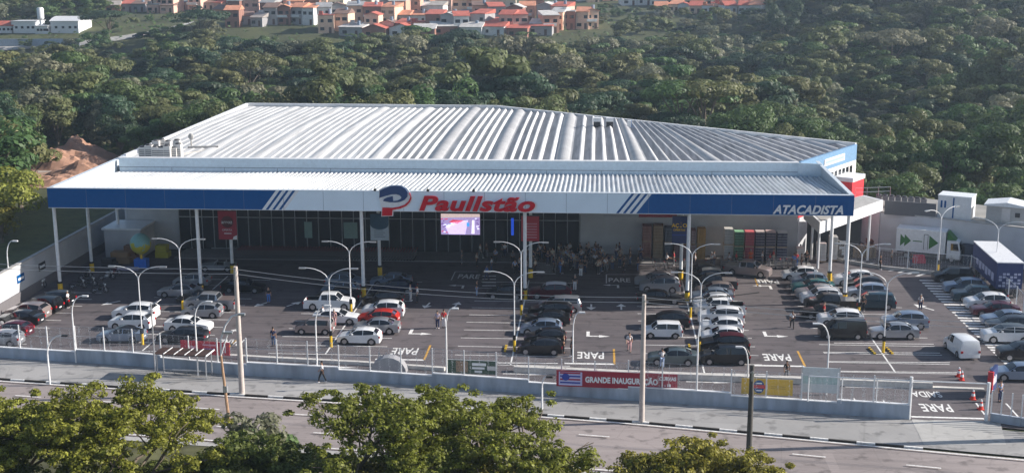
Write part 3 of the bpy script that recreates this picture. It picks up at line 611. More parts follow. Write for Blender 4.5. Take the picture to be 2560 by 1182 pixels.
for i in range(8):
    t = i/7; x, y = onter(2196+t*112, 512+t*10); lab = 'dark roof condenser unit with a round fan in the row left of the white container'
    if cn is None:
        cn = empty('condenser_unit', (x, y, 5.1), R(-12), lab, 'condenser', 'condenser units above the yard'); q = MB(); q.box(-.32, -.32, 0, .32, .32, .55); q.build('casing', mat('unit_grey', (.22, .22, .23), .5), cn)
        q = MB(); q.tube([(0, 0, .55), (0, 0, .68)], [.3, .27], 12); q.build('fan_shroud', dark, cn); q = MB(); [q.tube([(sx*.28, sy*.28, -.65), (sx*.28, sy*.28, 0)], .03, 4) for sx in (-1, 1) for sy in (-1, 1)]; q.build('stand', steel, cn)
    else: c2 = copy_tree(cn); c2.location = (x, y, 5.1)
x, y = onter(2215, 540); q = MB(); q.box(0, 0, 0, 5.6, .2, 1.6); tag(q.build('terrace_screen', mat('screen_dark', (.12, .12, .13), .7), loc=(x, y+1.0, 4.45), rz=R(-20)), 'dark low screen panel beneath the row of condensers', 'screen')
# terrace railing
q = MB(); [q.tube([(0, 0, z), (4.2, 1, z)], .03, 5) for z in (.5, 1.0)]; [q.tube([(t*4.2, t, 0), (t*4.2, t, 1.0)], .03, 5) for t in (0, .33, .66, 1)]; tag(q.build('terrace_railing', steel, loc=(29.8, 148.6, 6.0)), 'short pale handrail beside the red bay', 'railing')
# rooftop AC units left, plinth ; right group
def ac(px, py, s=1.0, wd=.9, lab='', grp=None):
    x, y = at(px, py, ZR+.5); e = empty('air_conditioner', (x, y, ZR+.2), R(rnd.uniform(-3, 3)), lab, 'air conditioner', grp)
    q = MB(); q.box(-wd/2, -.4, 0, wd/2, .4, 1.55*s); q.build('casing', mat('ac_grey', (.55, .54, .53), .5), e); q = MB(); q.tube([(0, 0, 1.55*s), (0, 0, 1.68*s)], [.34, .3], 12); q.build('fan', dark, e)
    q = MB(); [q.box(-wd/2+.08, -.42, .2+.22*k, wd/2-.08, -.4, .3+.22*k) for k in range(5)]; q.build('grille', mat('grille_grey', (.2, .2, .2), .6), e)
for i, (px, py) in enumerate([(358, 392), (374, 392), (390, 394), (404, 394), (420, 394), (434, 392), (447, 391), (392, 378), (406, 376), (421, 376), (444, 380)]):
    ac(px, py, rnd.uniform(.85, 1.15), rnd.uniform(.7, 1.0), 'grey boxy air conditioner in the cluster at the left corner of the store roof', 'air conditioners on the left roof corner')
for i, (px, py, l_) in enumerate([(1492, 326, 'left dark fronted rooftop unit in the recess near the middle of the back roof edge'), (1524, 326, 'right dark fronted rooftop unit in the recess near the middle of the back roof edge')]):
    x, y = at(px, py, ZR+.2); e = empty('rooftop_unit', (x, y, ZR), 0, l_, 'rooftop unit'); q = MB(); q.box(-.45, -.4, 0, .45, .4, 1.4); q.build('casing', dark, e); q = MB(); q.box(-.5, -.45, 1.4, .5, .45, 1.9); q.build('cap', white, e)
x, y = at(1573, 326, ZR+.2); e = empty('rooftop_unit', (x, y, ZR), 0, 'narrow white rooftop unit with a blue side, right of the two dark ones', 'rooftop unit'); q = MB(); q.box(-.25, -.3, 0, .25, .3, 1.5); q.build('casing', white, e); q = MB(); q.box(.25, -.3, 0, .3, .3, 1.5); q.build('side', mat('mid_blue', (.1, .25, .6), .5), e)
q = MB(); x, y = at(1470, 330, ZR+.4); 
for a, b in (((0, 0), (5.3, 0)), ((5.3, 0), (5.3, 3)), ((5.3, 3), (0, 3)), ((0, 3), (0, 0))): q.seg(a, b, .2, 0, .55)
tag(q.build('roof_curb', white, loc=(x, y, ZR)), 'white upstand frame round the rooftop recess', 'roof curb')
x, y = at(500, 372, ZR+.4); q = MB(); q.seg((0, 0), (3.6, .6), .15, 0, .7); q.seg((3.6, .6), (-.2, -6), .15, 0, .5); tag(q.build('roof_curb', concrete, loc=(x-1.5, y, ZR)), 'grey upstand along the recess behind the left air conditioners', 'roof curb')
q = MB(); q.tube([(0, 0, 0), (0, 0, 1.6)], .1, 8); q.ball((0, 0, 1.8), .35, .2, .4); tag(q.build('roof_vent', concrete, loc=(x-1.2, y+.5, ZR)), 'grey roof vent stack beside the left recess', 'vent')
# ---------------------------------------------------------------- lamps
def zfork(base, p): x, y = at(*base); return atY(p[0], p[1], y)[1]
dbl = None
DL = [((457, 776), 0), ((357, 861), 0), ((878, 785), 0), ((828, 867), 0), ((1303, 787), 0), ((1286, 878), 0), ((1726, 793), 0), ((1748, 881), 0), ((2146, 793), 0), ((2208, 881), 0), ((2344, 684), 35), ((2485, 720), -30)]
DW = ['behind the white sedan in the canopy shade, far left', 'beside the open tailgate white cars, near left', 'behind the white pickup with its bed open', 'in front of the silver box shaped compact', 'behind the black cars, right beside the canopy column', 'left of the nearest black hatchback', 'right of the black sedan, between the centre right rows', 'at the nose of the black people carrier', 'behind the tail of the black double cab pickup', 'by the nose of the silver sedan at the front right', 'in front of the white box truck', 'beside the blue trailer']
fk, tip, sp_ = 5.9, 7.1, 2.0
for (b, rot), wh in zip(DL, DW):
    x, y = at(*b); lab = 'white double arm lamp post '+wh
    if dbl is None:
        dbl = empty('double_lamp_post', (x, y, 0), 0, lab, 'lamp post', 'double arm lamp posts'); q = MB(); q.tube([(0, 0, 0), (0, 0, fk)], [.065, .045], 8); q.build('pole', white, dbl, 40)
        for s_ in (-1, 1):
            pts_ = [(0, 0, fk-.1)]+[(s_*sp_*(1-math.cos(a_*math.pi/2)**1.0)*1.0, 0, fk+1.25*math.sin(a_*math.pi/2)) for a_ in (.15, .35, .55, .75, .9, 1)]
            q = MB(); q.tube(pts_, .038, 7); q.build('arm', white, dbl, 40); q = MB(); q.box(min(s_*sp_, s_*(sp_+.6)), -.11, fk+1.17, max(s_*sp_, s_*(sp_+.6)), .11, fk+1.28); q.build('lamp_head', steel, dbl)
        q = MB(); q.tube([(0, 0, 0), (0, 0, 1.05)], .12, 8); q.build('base_guard', yellow, dbl, 40); q = MB(); q.box(-.13, -.13, 1.05, .13, .13, 1.5); q.build('junction_box', black, dbl)
    else: c2 = copy_tree(dbl); c2.location = (x, y, 0); c2.rotation_euler.z = R(rot); c2['label'] = lab
def single(base, top, lab, dx, r=.06, head=white, nm='single_lamp_post', zb0=0.9):
    x, y = at(base[0], base[1], zb0); zt_ = atY(top[0], top[1], y)[1]; e = empty(nm, (x, y, 0), 0, lab, 'lamp post')
    hh = zt_-1.6 if zt_ > 4 else zt_-.9
    q = MB(); q.tube([(0, 0, 0), (0, 0, hh)], [r*1.2, r], 8); q.build('pole', white, e, 40); A = zt_-hh
    q = MB(); q.tube([(0, 0, hh)]+[(dx*(1-math.cos(t*math.pi/2)), 0, hh+A*math.sin(t*math.pi/2)) for t in (.2, .4, .6, .8, 1)], r*.8, 7); q.build('arm', white, e, 40)
    q = MB(); s_ = 1 if dx > 0 else -1; q.box(min(dx, dx+.5*s_), -.1, zt_-.08, max(dx, dx+.5*s_), .1, zt_+.04); q.build('lamp_head', head, e); return e
single((188, 881), (206, 739), 'single arm white lamp post on the front wall near the left row of cars', 1.0)
single((494, 912), (514, 753), 'single arm white lamp post on the front wall behind the bus shelter', 1.0)
single((793, 919), (809, 763), 'single arm white lamp post on the front wall behind the walking pedestrian', .8)
single((1117, 939), (1125, 770), 'slim bent lamp post on the front wall at the green billboard', .5)
single((1432, 905), (1446, 780), 'slim bent lamp post at the right side of the black car row', .5, zb0=0)
single((1742, 960), (1748, 800), 'slim bent lamp post on the front wall left of the black people carrier', .3)
single((1868, 965), (1852, 866), 'slim lamp post leaning over the yellow banner', -.5)
single((2067, 959), (2048, 808), 'slim bent lamp post beside the pale kiosk panel', -.8)
single((29, 763), (49, 602), 'single arm lamp post by the left boundary wall', .7, zb0=0)
single((125, 960), (160, 838), 'street lamp with a black head on the pavement at the left', 1.3, .07, black, 'street_lamp', 0)
single((1355, 1022), (1367, 941), 'short street lamp with a black head left of the grand opening banner', .3, .07, black, 'street_lamp', 0)
x, y = at(573, 1053); e = empty('street_light_pole', (x, y, -.1), 0, 'rust stained timber street pole with two white lamp arms in front of the red banner', 'street light')
q = MB(); q.tube([(0, 0, 0), (-.35, 0, 5.2)], [.13, .09], 8); q.build('pole', mat('weathered_wood', (.38, .24, .15), .85, var=.35, scale=2), e, 40); q = MB(); q.tube([(-.35, 0, 5.2), (-.3, 0, 6.4), (.1, 0, 7.5), (.6, 0, 8.2), (1.2, 0, 8.4)], .06, 7); q.tube([(-.35, 0, 5.2), (0, 0, 6.2), (.3, 0, 7.0)], .05, 7); q.build('arm', white, e, 40); q = MB(); q.box(1.1, -.12, 8.3, 1.6, .12, 8.45); q.box(-.15, -.12, 6.9, .6, .12, 7.05); q.box(-.3, -.15, 2.4, .0, .15, 2.9); q.build('lamp_head', steel, e)
def pole(base, h, r, lab, m, z0=0):
    x, y = at(*base); e = empty('utility_pole', (x, y, z0), 0, lab, 'utility pole'); q = MB(); q.tube([(0, 0, 0), (0, 0, h)], [r*1.25, r*.85], 12); q.build('pole', m, e, 40)
    q = MB(); q.box(-.12, -.25, h-.5, .12, .25, h-.4); q.box(-.05, -.3, h-1.0, .05, -.2, h-.35); q.build('bracket', steel, e); return e
pc = mat('pole_concrete', (.50, .44, .41), .8, var=.15)
up1 = pole((605, 983), 10.3, .19, 'thick pale concrete utility pole at the kerb right of the bus shelter', pc)
up2 = pole((1604, 1053), 9.7, .17, 'thick pale concrete utility pole at the kerb in front of the grand opening banner', pc)
x, y = at(1870, 1182); up3 = pole((1870, 1185), 7.6, .17, 'slim dark utility pole in front of the yellow banner', mat('dark_pole', (.07, .065, .06), .7))
up4 = pole((2575, 1100), 9.0, .3, 'concrete pole at the lower right corner of the photo', pc)
sp3 = empty('steel_post', (*at(390, 950), 0), 0, 'plain thin steel post at the left end of the bus shelter', 'post'); q = MB(); q.tube([(0, 0, 0), (0, 0, 6.5)], .06, 8); q.build('pole', steel, sp3)
def cable(a, b, sag, lab, r=.022):
    a, b = Vector(a), Vector(b); q = MB(); q.tube([a+(b-a)*t+Vector((0, 0, -4*sag*t*(1-t))) for t in [i/24 for i in range(25)]], r, 5)
    o = q.build('power_cable', mat('cable_grey', (.45, .46, .48), .5, .3) if r < .03 else black); return tag(o, lab, 'cable')
A1 = Vector((up1.location.x, up1.location.y, 10.1)); A2 = Vector((up2.location.x, up2.location.y, 9.5)); yl = at(190, 663, 9.5)
A0 = Vector((-75, 101, 9.9)); A3 = Vector((47, 84, 9.3))
for dz, n_ in ((0, 'upper'), (-.38, 'lower')):
    cable(A0+Vector((0, 0, dz)), A1+Vector((0, 0, dz)), .5, n_+' power cable left of the thick pole by the bus shelter')
    cable(A1+Vector((0, 0, dz)), A2+Vector((0, 0, dz)), .55, n_+' power cable spanning the two thick utility poles')
    cable(A2+Vector((0, 0, dz)), A3+Vector((0, 0, dz)), .5, n_+' power cable from the middle utility pole to the right')
cable(A2+Vector((0, 0, -.2)), A2+Vector((8.6, 3, -.3)), .15, 'thick black cable coil hanging right of the middle utility pole', .045)
# ---------------------------------------------------------------- bus shelter
x, y = at(463, 940); bs = empty('bus_shelter', (x, y, .02), R(-5.5), 'empty steel bus shelter with a panelled roof in front of the red banner', 'bus shelter')
q = MB()
for i in range(5): q.box(-2.25+.91*i, -.9, 2.55, -2.25+.91*i+.86, .9, 2.62, 0); q.box(-2.25+.91*i+.86, -.9, 2.55, -2.25+.91*i+.91, .9, 2.68, 1)
q.build('roof', [mat('shelter_roof', (.07, .045, .04), .8, spec=.1), letw], bs)
for px_, py_ in ((-2.1, .6), (2.1, .6), (2.1, -.6), (-2.1, -.6)): q = MB(); q.tube([(px_, py_, 0), (px_, py_, 2.55)], .05, 6); q.build('post', steel, bs)
q = MB(); [q.tube([(-2.1, .6, z), (2.1, .6, z)], .03, 5) for z in (.35, 1.9)]; q.tube([(-2.1, -.6, .1), (2.1, -.6, .1)], .03, 5); q.build('rail', steel, bs); q = MB(); q.box(-1.3, .2, .45, 1.2, .5, .5); [q.tube([(x_, .35, 0), (x_, .35, .45)], .03, 5) for x_ in (-1.1, 0, 1.0)]; q.build('bench', steel, bs); bs.scale.z = .8
# ---------------------------------------------------------------- banners on the fence
def fbanner(c0, c1, zb_, h, mats, label, deco, nm='fence_banner'):
    (x0, y0), (x1, y1) = at(*c0, zb_), at(*c1, zb_); W = math.hypot(x1-x0, y1-y0); e = empty(nm, (x0, y0, zb_), math.atan2(y1-y0, x1-x0), label, 'banner')
    q = MB(); q.box(0, -.02, 0, W, .02, h); q.build('sheet', mats[0], e); q = MB(); deco(q, W, h)
    if q.f: q.build('print', mats, e)
    return e, W
def dn(q, W, h): pass
def g_(q, W, h):
    q.box(W*.18, -.03, h*.1, W*.42, -.022, h*.9, 1); q.box(W*.5, -.03, h*.6, W*.78, -.022, h*.8, 3); q.box(W*.5, -.03, h*.35, W*.75, -.022, h*.5, 3); q.box(W*.55, -.03, h*.1, W*.7, -.022, h*.25, 3); q.box(W*.8, -.03, h*.3, W*.97, -.022, h*.6, 2); q.box(0, -.04, h-.03, W, .03, h, 3)
e, W = fbanner((1118, 931), (1243, 936), .95, 1.15, [mat('dark_green_board', (.015, .06, .03), .5), mat('aerial_print', (.3, .2, .13), .7, var=.6, scale=8), steel, letw], 'dark green billboard with an aerial picture and white text lines behind the foreground tree', g_, 'billboard')
def ln(q, W, h): q.box(W*.02, -.03, h*.08, W*.215, -.022, h*.92, 2); [q.box(W*.03, -.035, h*(.2+.2*i), W*.2, -.03, h*(.3+.2*i), [3, 4, 3, 4][i]) for i in range(4)]; q.add([(W*.04+.35+.3*math.cos(a_), -.045, h*.6+.3*math.sin(a_)) for a_ in [6.283*i/14 for i in range(14)]], [tuple(range(14))], 3)
e, W = fbanner((1391, 964), (1693, 976), .95, 1.3, [purple, letw, mat('lilac_print', (.5, .5, .75), .6), mat('logo_blue', (.02, .05, .35), .5), mat('logo_wine', (.35, .02, .06), .5)], 'long wine red banner reading GRANDE INAUGURAÇÃO on the front fence', ln)
text('lettering', 'GRANDE INAUGURAÇÃO', .62, letw, e, (W*.54, -.03, .42), ext=.004, bold=.03, width=W*.60); text('lettering', 'CURVAS', .4, letw, e, (W*.92, -.03, .8), ext=.004, bold=.02, width=W*.14); text('lettering', '- 18', .3, letw, e, (W*.92, -.03, .3), ext=.004, bold=.02)
def ye(q, W, h): q.add([(W*.34+W*.11*math.cos(a_), -.03, h*.5+h*.42*math.sin(a_)) for a_ in [6.283*i/20 for i in range(20)]], [tuple(range(20))], 1); q.box(W*.19, -.04, h*.4, W*.5, -.032, h*.62, 2); q.box(W*.29, -.04, h*.68, W*.4, -.032, h*.76, 3); q.box(W*.29, -.04, h*.22, W*.4, -.032, h*.3, 3); [q.box(W*.58, -.03, h*(.4+.12*i), W*.86, -.026, h*(.46+.12*i), 4) for i in range(2)]
fbanner((1853, 983), (1981, 989), .95, 1.25, [mat('mustard_sheet', (.6, .38, .02), .6), bluep, redp, letw, mat('mustard_print', (.4, .25, .02), .6)], 'mustard yellow banner with a blue and red round badge on the front fence', ye)
def re_(q, W, h): q.box(W*.12, -.03, h*.2, W*.38, -.024, h*.35, 2); q.box(W*.15, -.03, h*.38, W*.3, -.024, h*.6, 1); q.box(W*.45, -.03, h*.68, W*.75, -.024, h*.8, 1); q.box(W*.48, -.03, h*.35, W*.7, -.024, h*.5, 3); q.box(W*.82, -.03, h*.2, W*.84, -.024, h*.8, 2); q.box(W*.9, -.03, h*.2, W*.92, -.024, h*.8, 2)
fbanner((453, 882), (575, 889), .95, 1.15, [mat('bright_wine_sheet', (.5, .015, .04), .6), mat('pink_print', (.65, .3, .4), .6), letw, mat('violet_print', (.25, .08, .3), .6)], 'bright red banner with pale print on the fence above the bus shelter', re_)
(x0, y0) = at(1996, 1012); e = empty('glass_guard_box', (x0+.2, y0+.5, 0), R(-5), 'pale translucent glass panel kiosk right of the mustard banner', 'kiosk')
gl = mat('pale_green_glass', (.35, .5, .5), .15, var=.2); q = MB(); q.box(0, 0, .9, 2.9, .06, 1.6, 1); q.box(0, 0, 1.6, 2.9, .06, 2.2, 0); q.box(0, 0, 2.2, 2.9, .06, 2.9, 1); q.build('panel', [gl, mat('frosted_glass', (.55, .6, .62), .4)], e); q = MB(); [q.box(x_, -.02, 0, x_+.08, .08, 2.95) for x_ in (0, 2.82)]; q.box(1.2, -.02, 2.55, 1.35, 0, 2.7); q.build('frame', steel, e)
x, y = at(2480, 985); e = empty('exit_totem', (x, y, 0), R(62), 'dark blue slanted totem sign with a red end at the exit gate', 'sign'); q = MB(); q.box(-.9, -.12, .3, .9, .12, 2.2); q.build('panel', navy, e); q = MB(); q.box(-1.15, -.2, .5, -.9, .2, 2.15); q.build('red_end', redp, e); q = MB(); [q.box(-.6+.25*i, -.14, .9, -.45+.25*i, -.12, 1.5+.1*(i % 2)) for i in range(5)]; q.build('lettering', letw, e); q = MB(); q.box(-.8, -.05, 0, -.7, .05, .3); q.box(.7, -.05, 0, .8, .05, .3); q.build('leg', steel, e)
q = MB(); [q.tube([(-.9+.6*i, 0, 0), (-.9+.6*i, .5, 1.5), (-.6+.6*i, .9, .2)], .04, 5) for i in range(3)]
q.wallxz([(1.5*math.cos(a_), 1.35*math.sin(a_)) for a_ in [math.pi*i/10 for i in range(11)]], -.5, .5); 
x, y = at(973, 928); tag(q.build('tarp_hoop', mat('clear_plastic', (.35, .35, .37), .3), loc=(x, y, 0)), 'grey rounded plastic hoop cover behind the front wall, left of the large tree top', 'cover')
# cones, wheel stops, balloon, boxes
cone = None
for px, py, l_ in [(2397, 941, 'farther of the two adjoining traffic cones right of the bay line'), (2404, 950, 'nearer of the two adjoining traffic cones right of the bay line'), (2432, 998, 'traffic cone beside the SAIDA lettering'), (2452, 1023, 'traffic cone nearest the exit gate post'), (1696, 722, 'traffic cone behind the silver estate by the column')]:
    x, y = at(px, py); l_ = 'red and white '+l_
    if cone is None:
        cone = empty('traffic_cone', (x, y, .01), 0, l_, 'cone', 'traffic cones'); q = MB(); q.tube([(0, 0, .05), (0, 0, .3)], [.19, .15], 10, 0); q.tube([(0, 0, .3), (0, 0, .5)], [.15, .11], 10, 1); q.tube([(0, 0, .5), (0, 0, .64)], [.11, .08], 10, 0); q.tube([(0, 0, .64), (0, 0, .8)], [.08, .05], 10, 1); q.build('cone', [mat('cone_red', (.7, .05, .03), .5), letw], cone); q = MB(); q.box(-.22, -.22, 0, .22, .22, .05); q.build('base', mat('cone_red', (0, 0, 0)), cone)
    else: c2 = copy_tree(cone); c2.location = (x, y, .01); c2['label'] = l_
ws = None
for px, py, r_, l_ in [(2180, 878, 95, 'left of the lamp base'), (2224, 878, 95, 'right of the lamp base'), (1264, 872, 90, 'left of the nearest black car row'), (1724, 870, 90, 'between the grey sedan and the black people carrier'), (2157, 800, 95, 'behind the white off road car at the right'), (2172, 672, 0, 'x')][:5]:
    x, y = at(px, py); q = MB(); q.box(-.85, -.09, 0, .85, .09, .12, 0)
    for i in range(3): q.box(-.6+.5*i, -.095, 0, -.4+.5*i, .095, .125, 1)
    o = q.build('wheel_stop', [yellow, black], loc=(x, y, .01), rz=R(r_)); tag(o, 'yellow and black wheel stop '+l_, 'wheel stop', 'wheel stops')
x, y = at(355, 668); bl = empty('advertising_balloon', (x, y, 0), 0, 'big pale blue and yellow printed balloon on a blue box under the canopy', 'balloon')
bmx = bpy.data.materials.new('balloon_print'); bmx.use_nodes = True; n_ = bmx.node_tree.nodes; l_ = bmx.node_tree.links; tc = n_.new('ShaderNodeTexCoord'); sp3_ = n_.new('ShaderNodeSeparateXYZ'); cr = n_.new('ShaderNodeValToRGB'); l_.new(tc.outputs['Object'], sp3_.inputs[0]); nzz = n_.new('ShaderNodeTexNoise'); nzz.inputs['Scale'].default_value = 1.6
l_.new(tc.outputs['Object'], nzz.inputs[0]); ma_ = n_.new('ShaderNodeMath'); ma_.operation = 'MULTIPLY_ADD'; ma_.inputs[1].default_value = .3; l_.new(sp3_.outputs[2], ma_.inputs[0]); l_.new(nzz.outputs[0], ma_.inputs[2]); l_.new(ma_.outputs[0], cr.inputs[0]); cr.color_ramp.elements[0].position = 1.05; cr.color_ramp.elements[0].position = .98; cr.color_ramp.elements[0].color = (.6, .55, .05, 1); cr.color_ramp.elements[1].position = 1.0; cr.color_ramp.elements[1].color = (.25, .5, .5, 1)
mr_ = n_.new('ShaderNodeMath'); mr_.operation = 'MULTIPLY'; mr_.inputs[1].default_value = .78; l_.new(ma_.outputs[0], mr_.inputs[0]); l_.new(mr_.outputs[0], cr.inputs[0]); l_.new(cr.outputs[0], n_['Principled BSDF'].inputs['Base Color'])
q = MB(); vs = []
for j in range(13):
    a_ = math.pi*j/12; r_ = 1.15*math.sin(a_)*(1 if a_ < 1.57 else .9+.1*math.cos((a_-1.57)*2)); z = 2.65+1.2*math.cos(a_)
    vs += [(r_*math.cos(6.283*i/20), r_*math.sin(6.283*i/20), z) for i in range(20)]
q.add(vs, [(j*20+i, (j+1)*20+i, (j+1)*20+(i+1) % 20, j*20+(i+1) % 20) for j in range(12) for i in range(20)]); q.build('balloon', bmx, bl, 60)
q = MB(); q.box(-.7, -.5, 0, .7, .5, 1.0); q.build('base_box', mat('bright_blue', (.02, .18, .7), .5), bl); q = MB(); q.tube([(0, 0, 1.0), (0, 0, 1.5)], .15, 8); q.build('nozzle', yellow, bl)
for (px, py, sx, sy, sz, m_, l_) in [(300, 660, 2.2, 1.4, 1.3, cardboard, 'large brown carton stack at the left of the balloon'), (325, 655, 1.4, 1.2, 1.8, mat('box_brown', (.22, .12, .07), .8), 'darker brown carton close behind the balloon'), (404, 645, 1.5, 1.2, 1.4, mat('yellow_crate', (.45, .4, .03), .7), 'yellow crate right of the balloon'), (270, 668, 1.6, 1, .9, dark, 'dark low crate left of the brown cartons'), (318, 676, 2.4, .8, .25, mat('lilac_sheet', (.4, .36, .5), .6), 'lilac sheet lying in front of the brown cartons')]:
    x, y = at(px, py); q = MB(); q.box(-sx/2, 0, 0, sx/2, sy, sz*.48); q.box(-sx/2+.05, .05, sz*.5, sx/2-.2, sy-.05, sz); tag(q.build('carton_stack' if sz > .5 else 'folded_sheet', m_, loc=(x, y, .01)), l_, 'boxes')
# ---------------------------------------------------------------- cars : spec stations (x, belt z, half width, roof z or 0, roof half width)
def interp(spec, x):
    for a, b in zip(spec, spec[1:]):
        if a[0] >= x >= b[0]:
            t = (a[0]-x)/(a[0]-b[0]) if a[0] > b[0] else 0; return [x]+[a[i]+(b[i]-a[i])*t for i in range(1, 5)]
    return list(spec[0] if x > spec[0][0] else spec[-1])
def N(x, b, w_, r=None, rw=None): return (x, b, w_, b+.03 if r is None else r, w_*.93 if rw is None else rw)
CAR = {
 'hatch': dict(sp=[N(2.0, .50, .62), N(1.96, .66, .74), N(1.7, .80, .82), N(.95, .97, .86), (.35, .98, .86, 1.36, .67), (.1, .985, .86, 1.44, .65), (-.45, 1.0, .87, 1.49, .64), (-1.0, 1.03, .86, 1.46, .62), (-1.4, 1.07, .86, 1.37, .60), N(-1.8, 1.06, .83), N(-1.93, .9, .80), N(-1.98, .5, .7)],
    glass_side=[(.8, -.42), (-.47, -1.42)], glass_top=[(.92, .3), (-1.42, -1.74)], wh=(1.25, -1.22), r=.33),
 'suv': dict(sp=[N(2.15, .55, .68), N(2.12, .78, .80), N(1.9, .93, .87), N(1.05, 1.08, .9), (.45, 1.08, .9, 1.5, .73), (.15, 1.085, .9, 1.59, .71), (-.5, 1.1, .91, 1.65, .7), (-1.15, 1.13, .9, 1.61, .68), (-1.6, 1.17, .9, 1.52, .66), N(-2.02, 1.16, .86), N(-2.1, .95, .85), N(-2.15, .55, .74)],
    glass_side=[(.88, -.42), (-.48, -1.58)], glass_top=[(1.0, .42), (-1.63, -1.96)], wh=(1.32, -1.32), r=.35),
 'sedan': dict(sp=[N(2.25, .50, .66), N(2.2, .66, .76), N(1.95, .78, .84), N(1.0, .93, .87), (.4, .95, .87, 1.33, .66), (.12, .96, .87, 1.41, .64), (-.45, .97, .87, 1.45, .63), (-.95, .99, .87, 1.40, .62), (-1.25, 1.0, .86, 1.30, .61), N(-1.72, 1.02, .84), N(-2.15, .98, .82), N(-2.22, .82, .8), N(-2.27, .5, .7)],
    glass_side=[(.85, -.37), (-.43, -1.38)], glass_top=[(.95, .35), (-1.2, -1.68)], wh=(1.38, -1.35), r=.33),
 'mpv': dict(sp=[N(2.1, .55, .68), N(2.06, .75, .8), N(1.75, .92, .86), N(1.25, 1.03, .88), (.45, 1.03, .88, 1.6, .72), (-.6, 1.05, .89, 1.66, .72), (-1.85, 1.07, .88, 1.6, .7), N(-2.08, 1.05, .85), N(-2.15, .9, .84), N(-2.18, .5, .74)],
    glass_side=[(1.1, -.42), (-.5, -1.75)], glass_top=[(1.18, .5), (-1.88, -2.06)], wh=(1.32, -1.38), r=.32),
 'compact': dict(sp=[N(1.85, .52, .62), N(1.82, .72, .72), N(1.6, .86, .78), N(1.05, .98, .8), (.5, .98, .8, 1.5, .66), (-.3, 1.0, .8, 1.55, .66), (-1.5, 1.0, .8, 1.5, .65), N(-1.72, 1.0, .78), N(-1.8, .85, .77), N(-1.84, .5, .68)],
    glass_side=[(.92, -.32), (-.38, -1.4)], glass_top=[(1.02, .54), (-1.53, -1.7)], wh=(1.15, -1.15), r=.3),
 'pickup': dict(sp=[N(2.6, .6, .72), N(2.56, .85, .84), N(2.3, 1.0, .9), N(1.4, 1.12, .92), (.75, 1.12, .92, 1.7, .7), (.1, 1.14, .92, 1.74, .7), (-.75, 1.14, .92, 1.68, .68), N(-.98, 1.12, .92), N(-2.5, 1.1, .92), N(-2.58, .95, .9), N(-2.6, .6, .85)],
    glass_side=[(1.28, -.0), (-.07, -.7)], glass_top=[(1.33, .8), (-.78, -.95)], wh=(1.65, -1.6), r=.38),
 'van': dict(sp=[N(2.15, .55, .68), N(2.12, .8, .8), N(1.8, .98, .86), N(1.35, 1.1, .88), (.65, 1.1, .9, 1.75, .75), (-.3, 1.12, .91, 1.85, .76), (-2.05, 1.12, .91, 1.83, .76), (-2.13, 1.1, .9, 1.6, .78), N(-2.16, .9, .88), N(-2.18, .5, .8)],
    glass_side=[(1.3, .58), (.48, -.25)], glass_top=[(1.3, .7)], wh=(1.4, -1.35), r=.32),
 'roadster': dict(sp=[N(2.0, .5, .6), N(1.95, .68, .72), N(1.6, .76, .78), N(.5, .84, .8), N(.3, .84, .8, .86), N(-.9, .84, .8, .80), N(-1.2, .86, .8), N(-1.85, .82, .76), N(-1.98, .7, .68), N(-2.0, .5, .6)],
    glass_side=[], glass_top=[], wh=(1.25, -1.2), r=.3),
}
carpaints = {}
def paint(nm, col, metal=.3, rough=.28): return mat('car_paint_'+nm, col, rough, metal, var=.04, scale=2, coat=.6)
PT = {'white': paint('white', (.78, .79, .81), 0), 'silver': paint('silver', (.42, .44, .48), .6), 'blue_silver': paint('blue_silver', (.27, .34, .45), .5), 'grey': paint('grey', (.13, .15, .18), .5), 'black': paint('black', (.008, .008, .01), .2), 'charcoal': paint('charcoal', (.025, .028, .035), .4),
      'red': paint('red', (.5, .03, .02), .1), 'wine': paint('wine', (.10, .008, .02), .4), 'teal': paint('teal', (.02, .16, .17), .4), 'taupe': paint('taupe', (.36, .30, .29), .5), 'navy': paint('navy', (.01, .02, .06), .4), 'dteal': paint('dteal', (.015, .05, .075), .4), 'greygreen': paint('greygreen', (.13, .17, .18), .5)}
winm = mat('car_glass', (.012, .015, .02), .05, spec=.8); under = mat('underbody', (.008, .008, .008), .9)
CM = {}
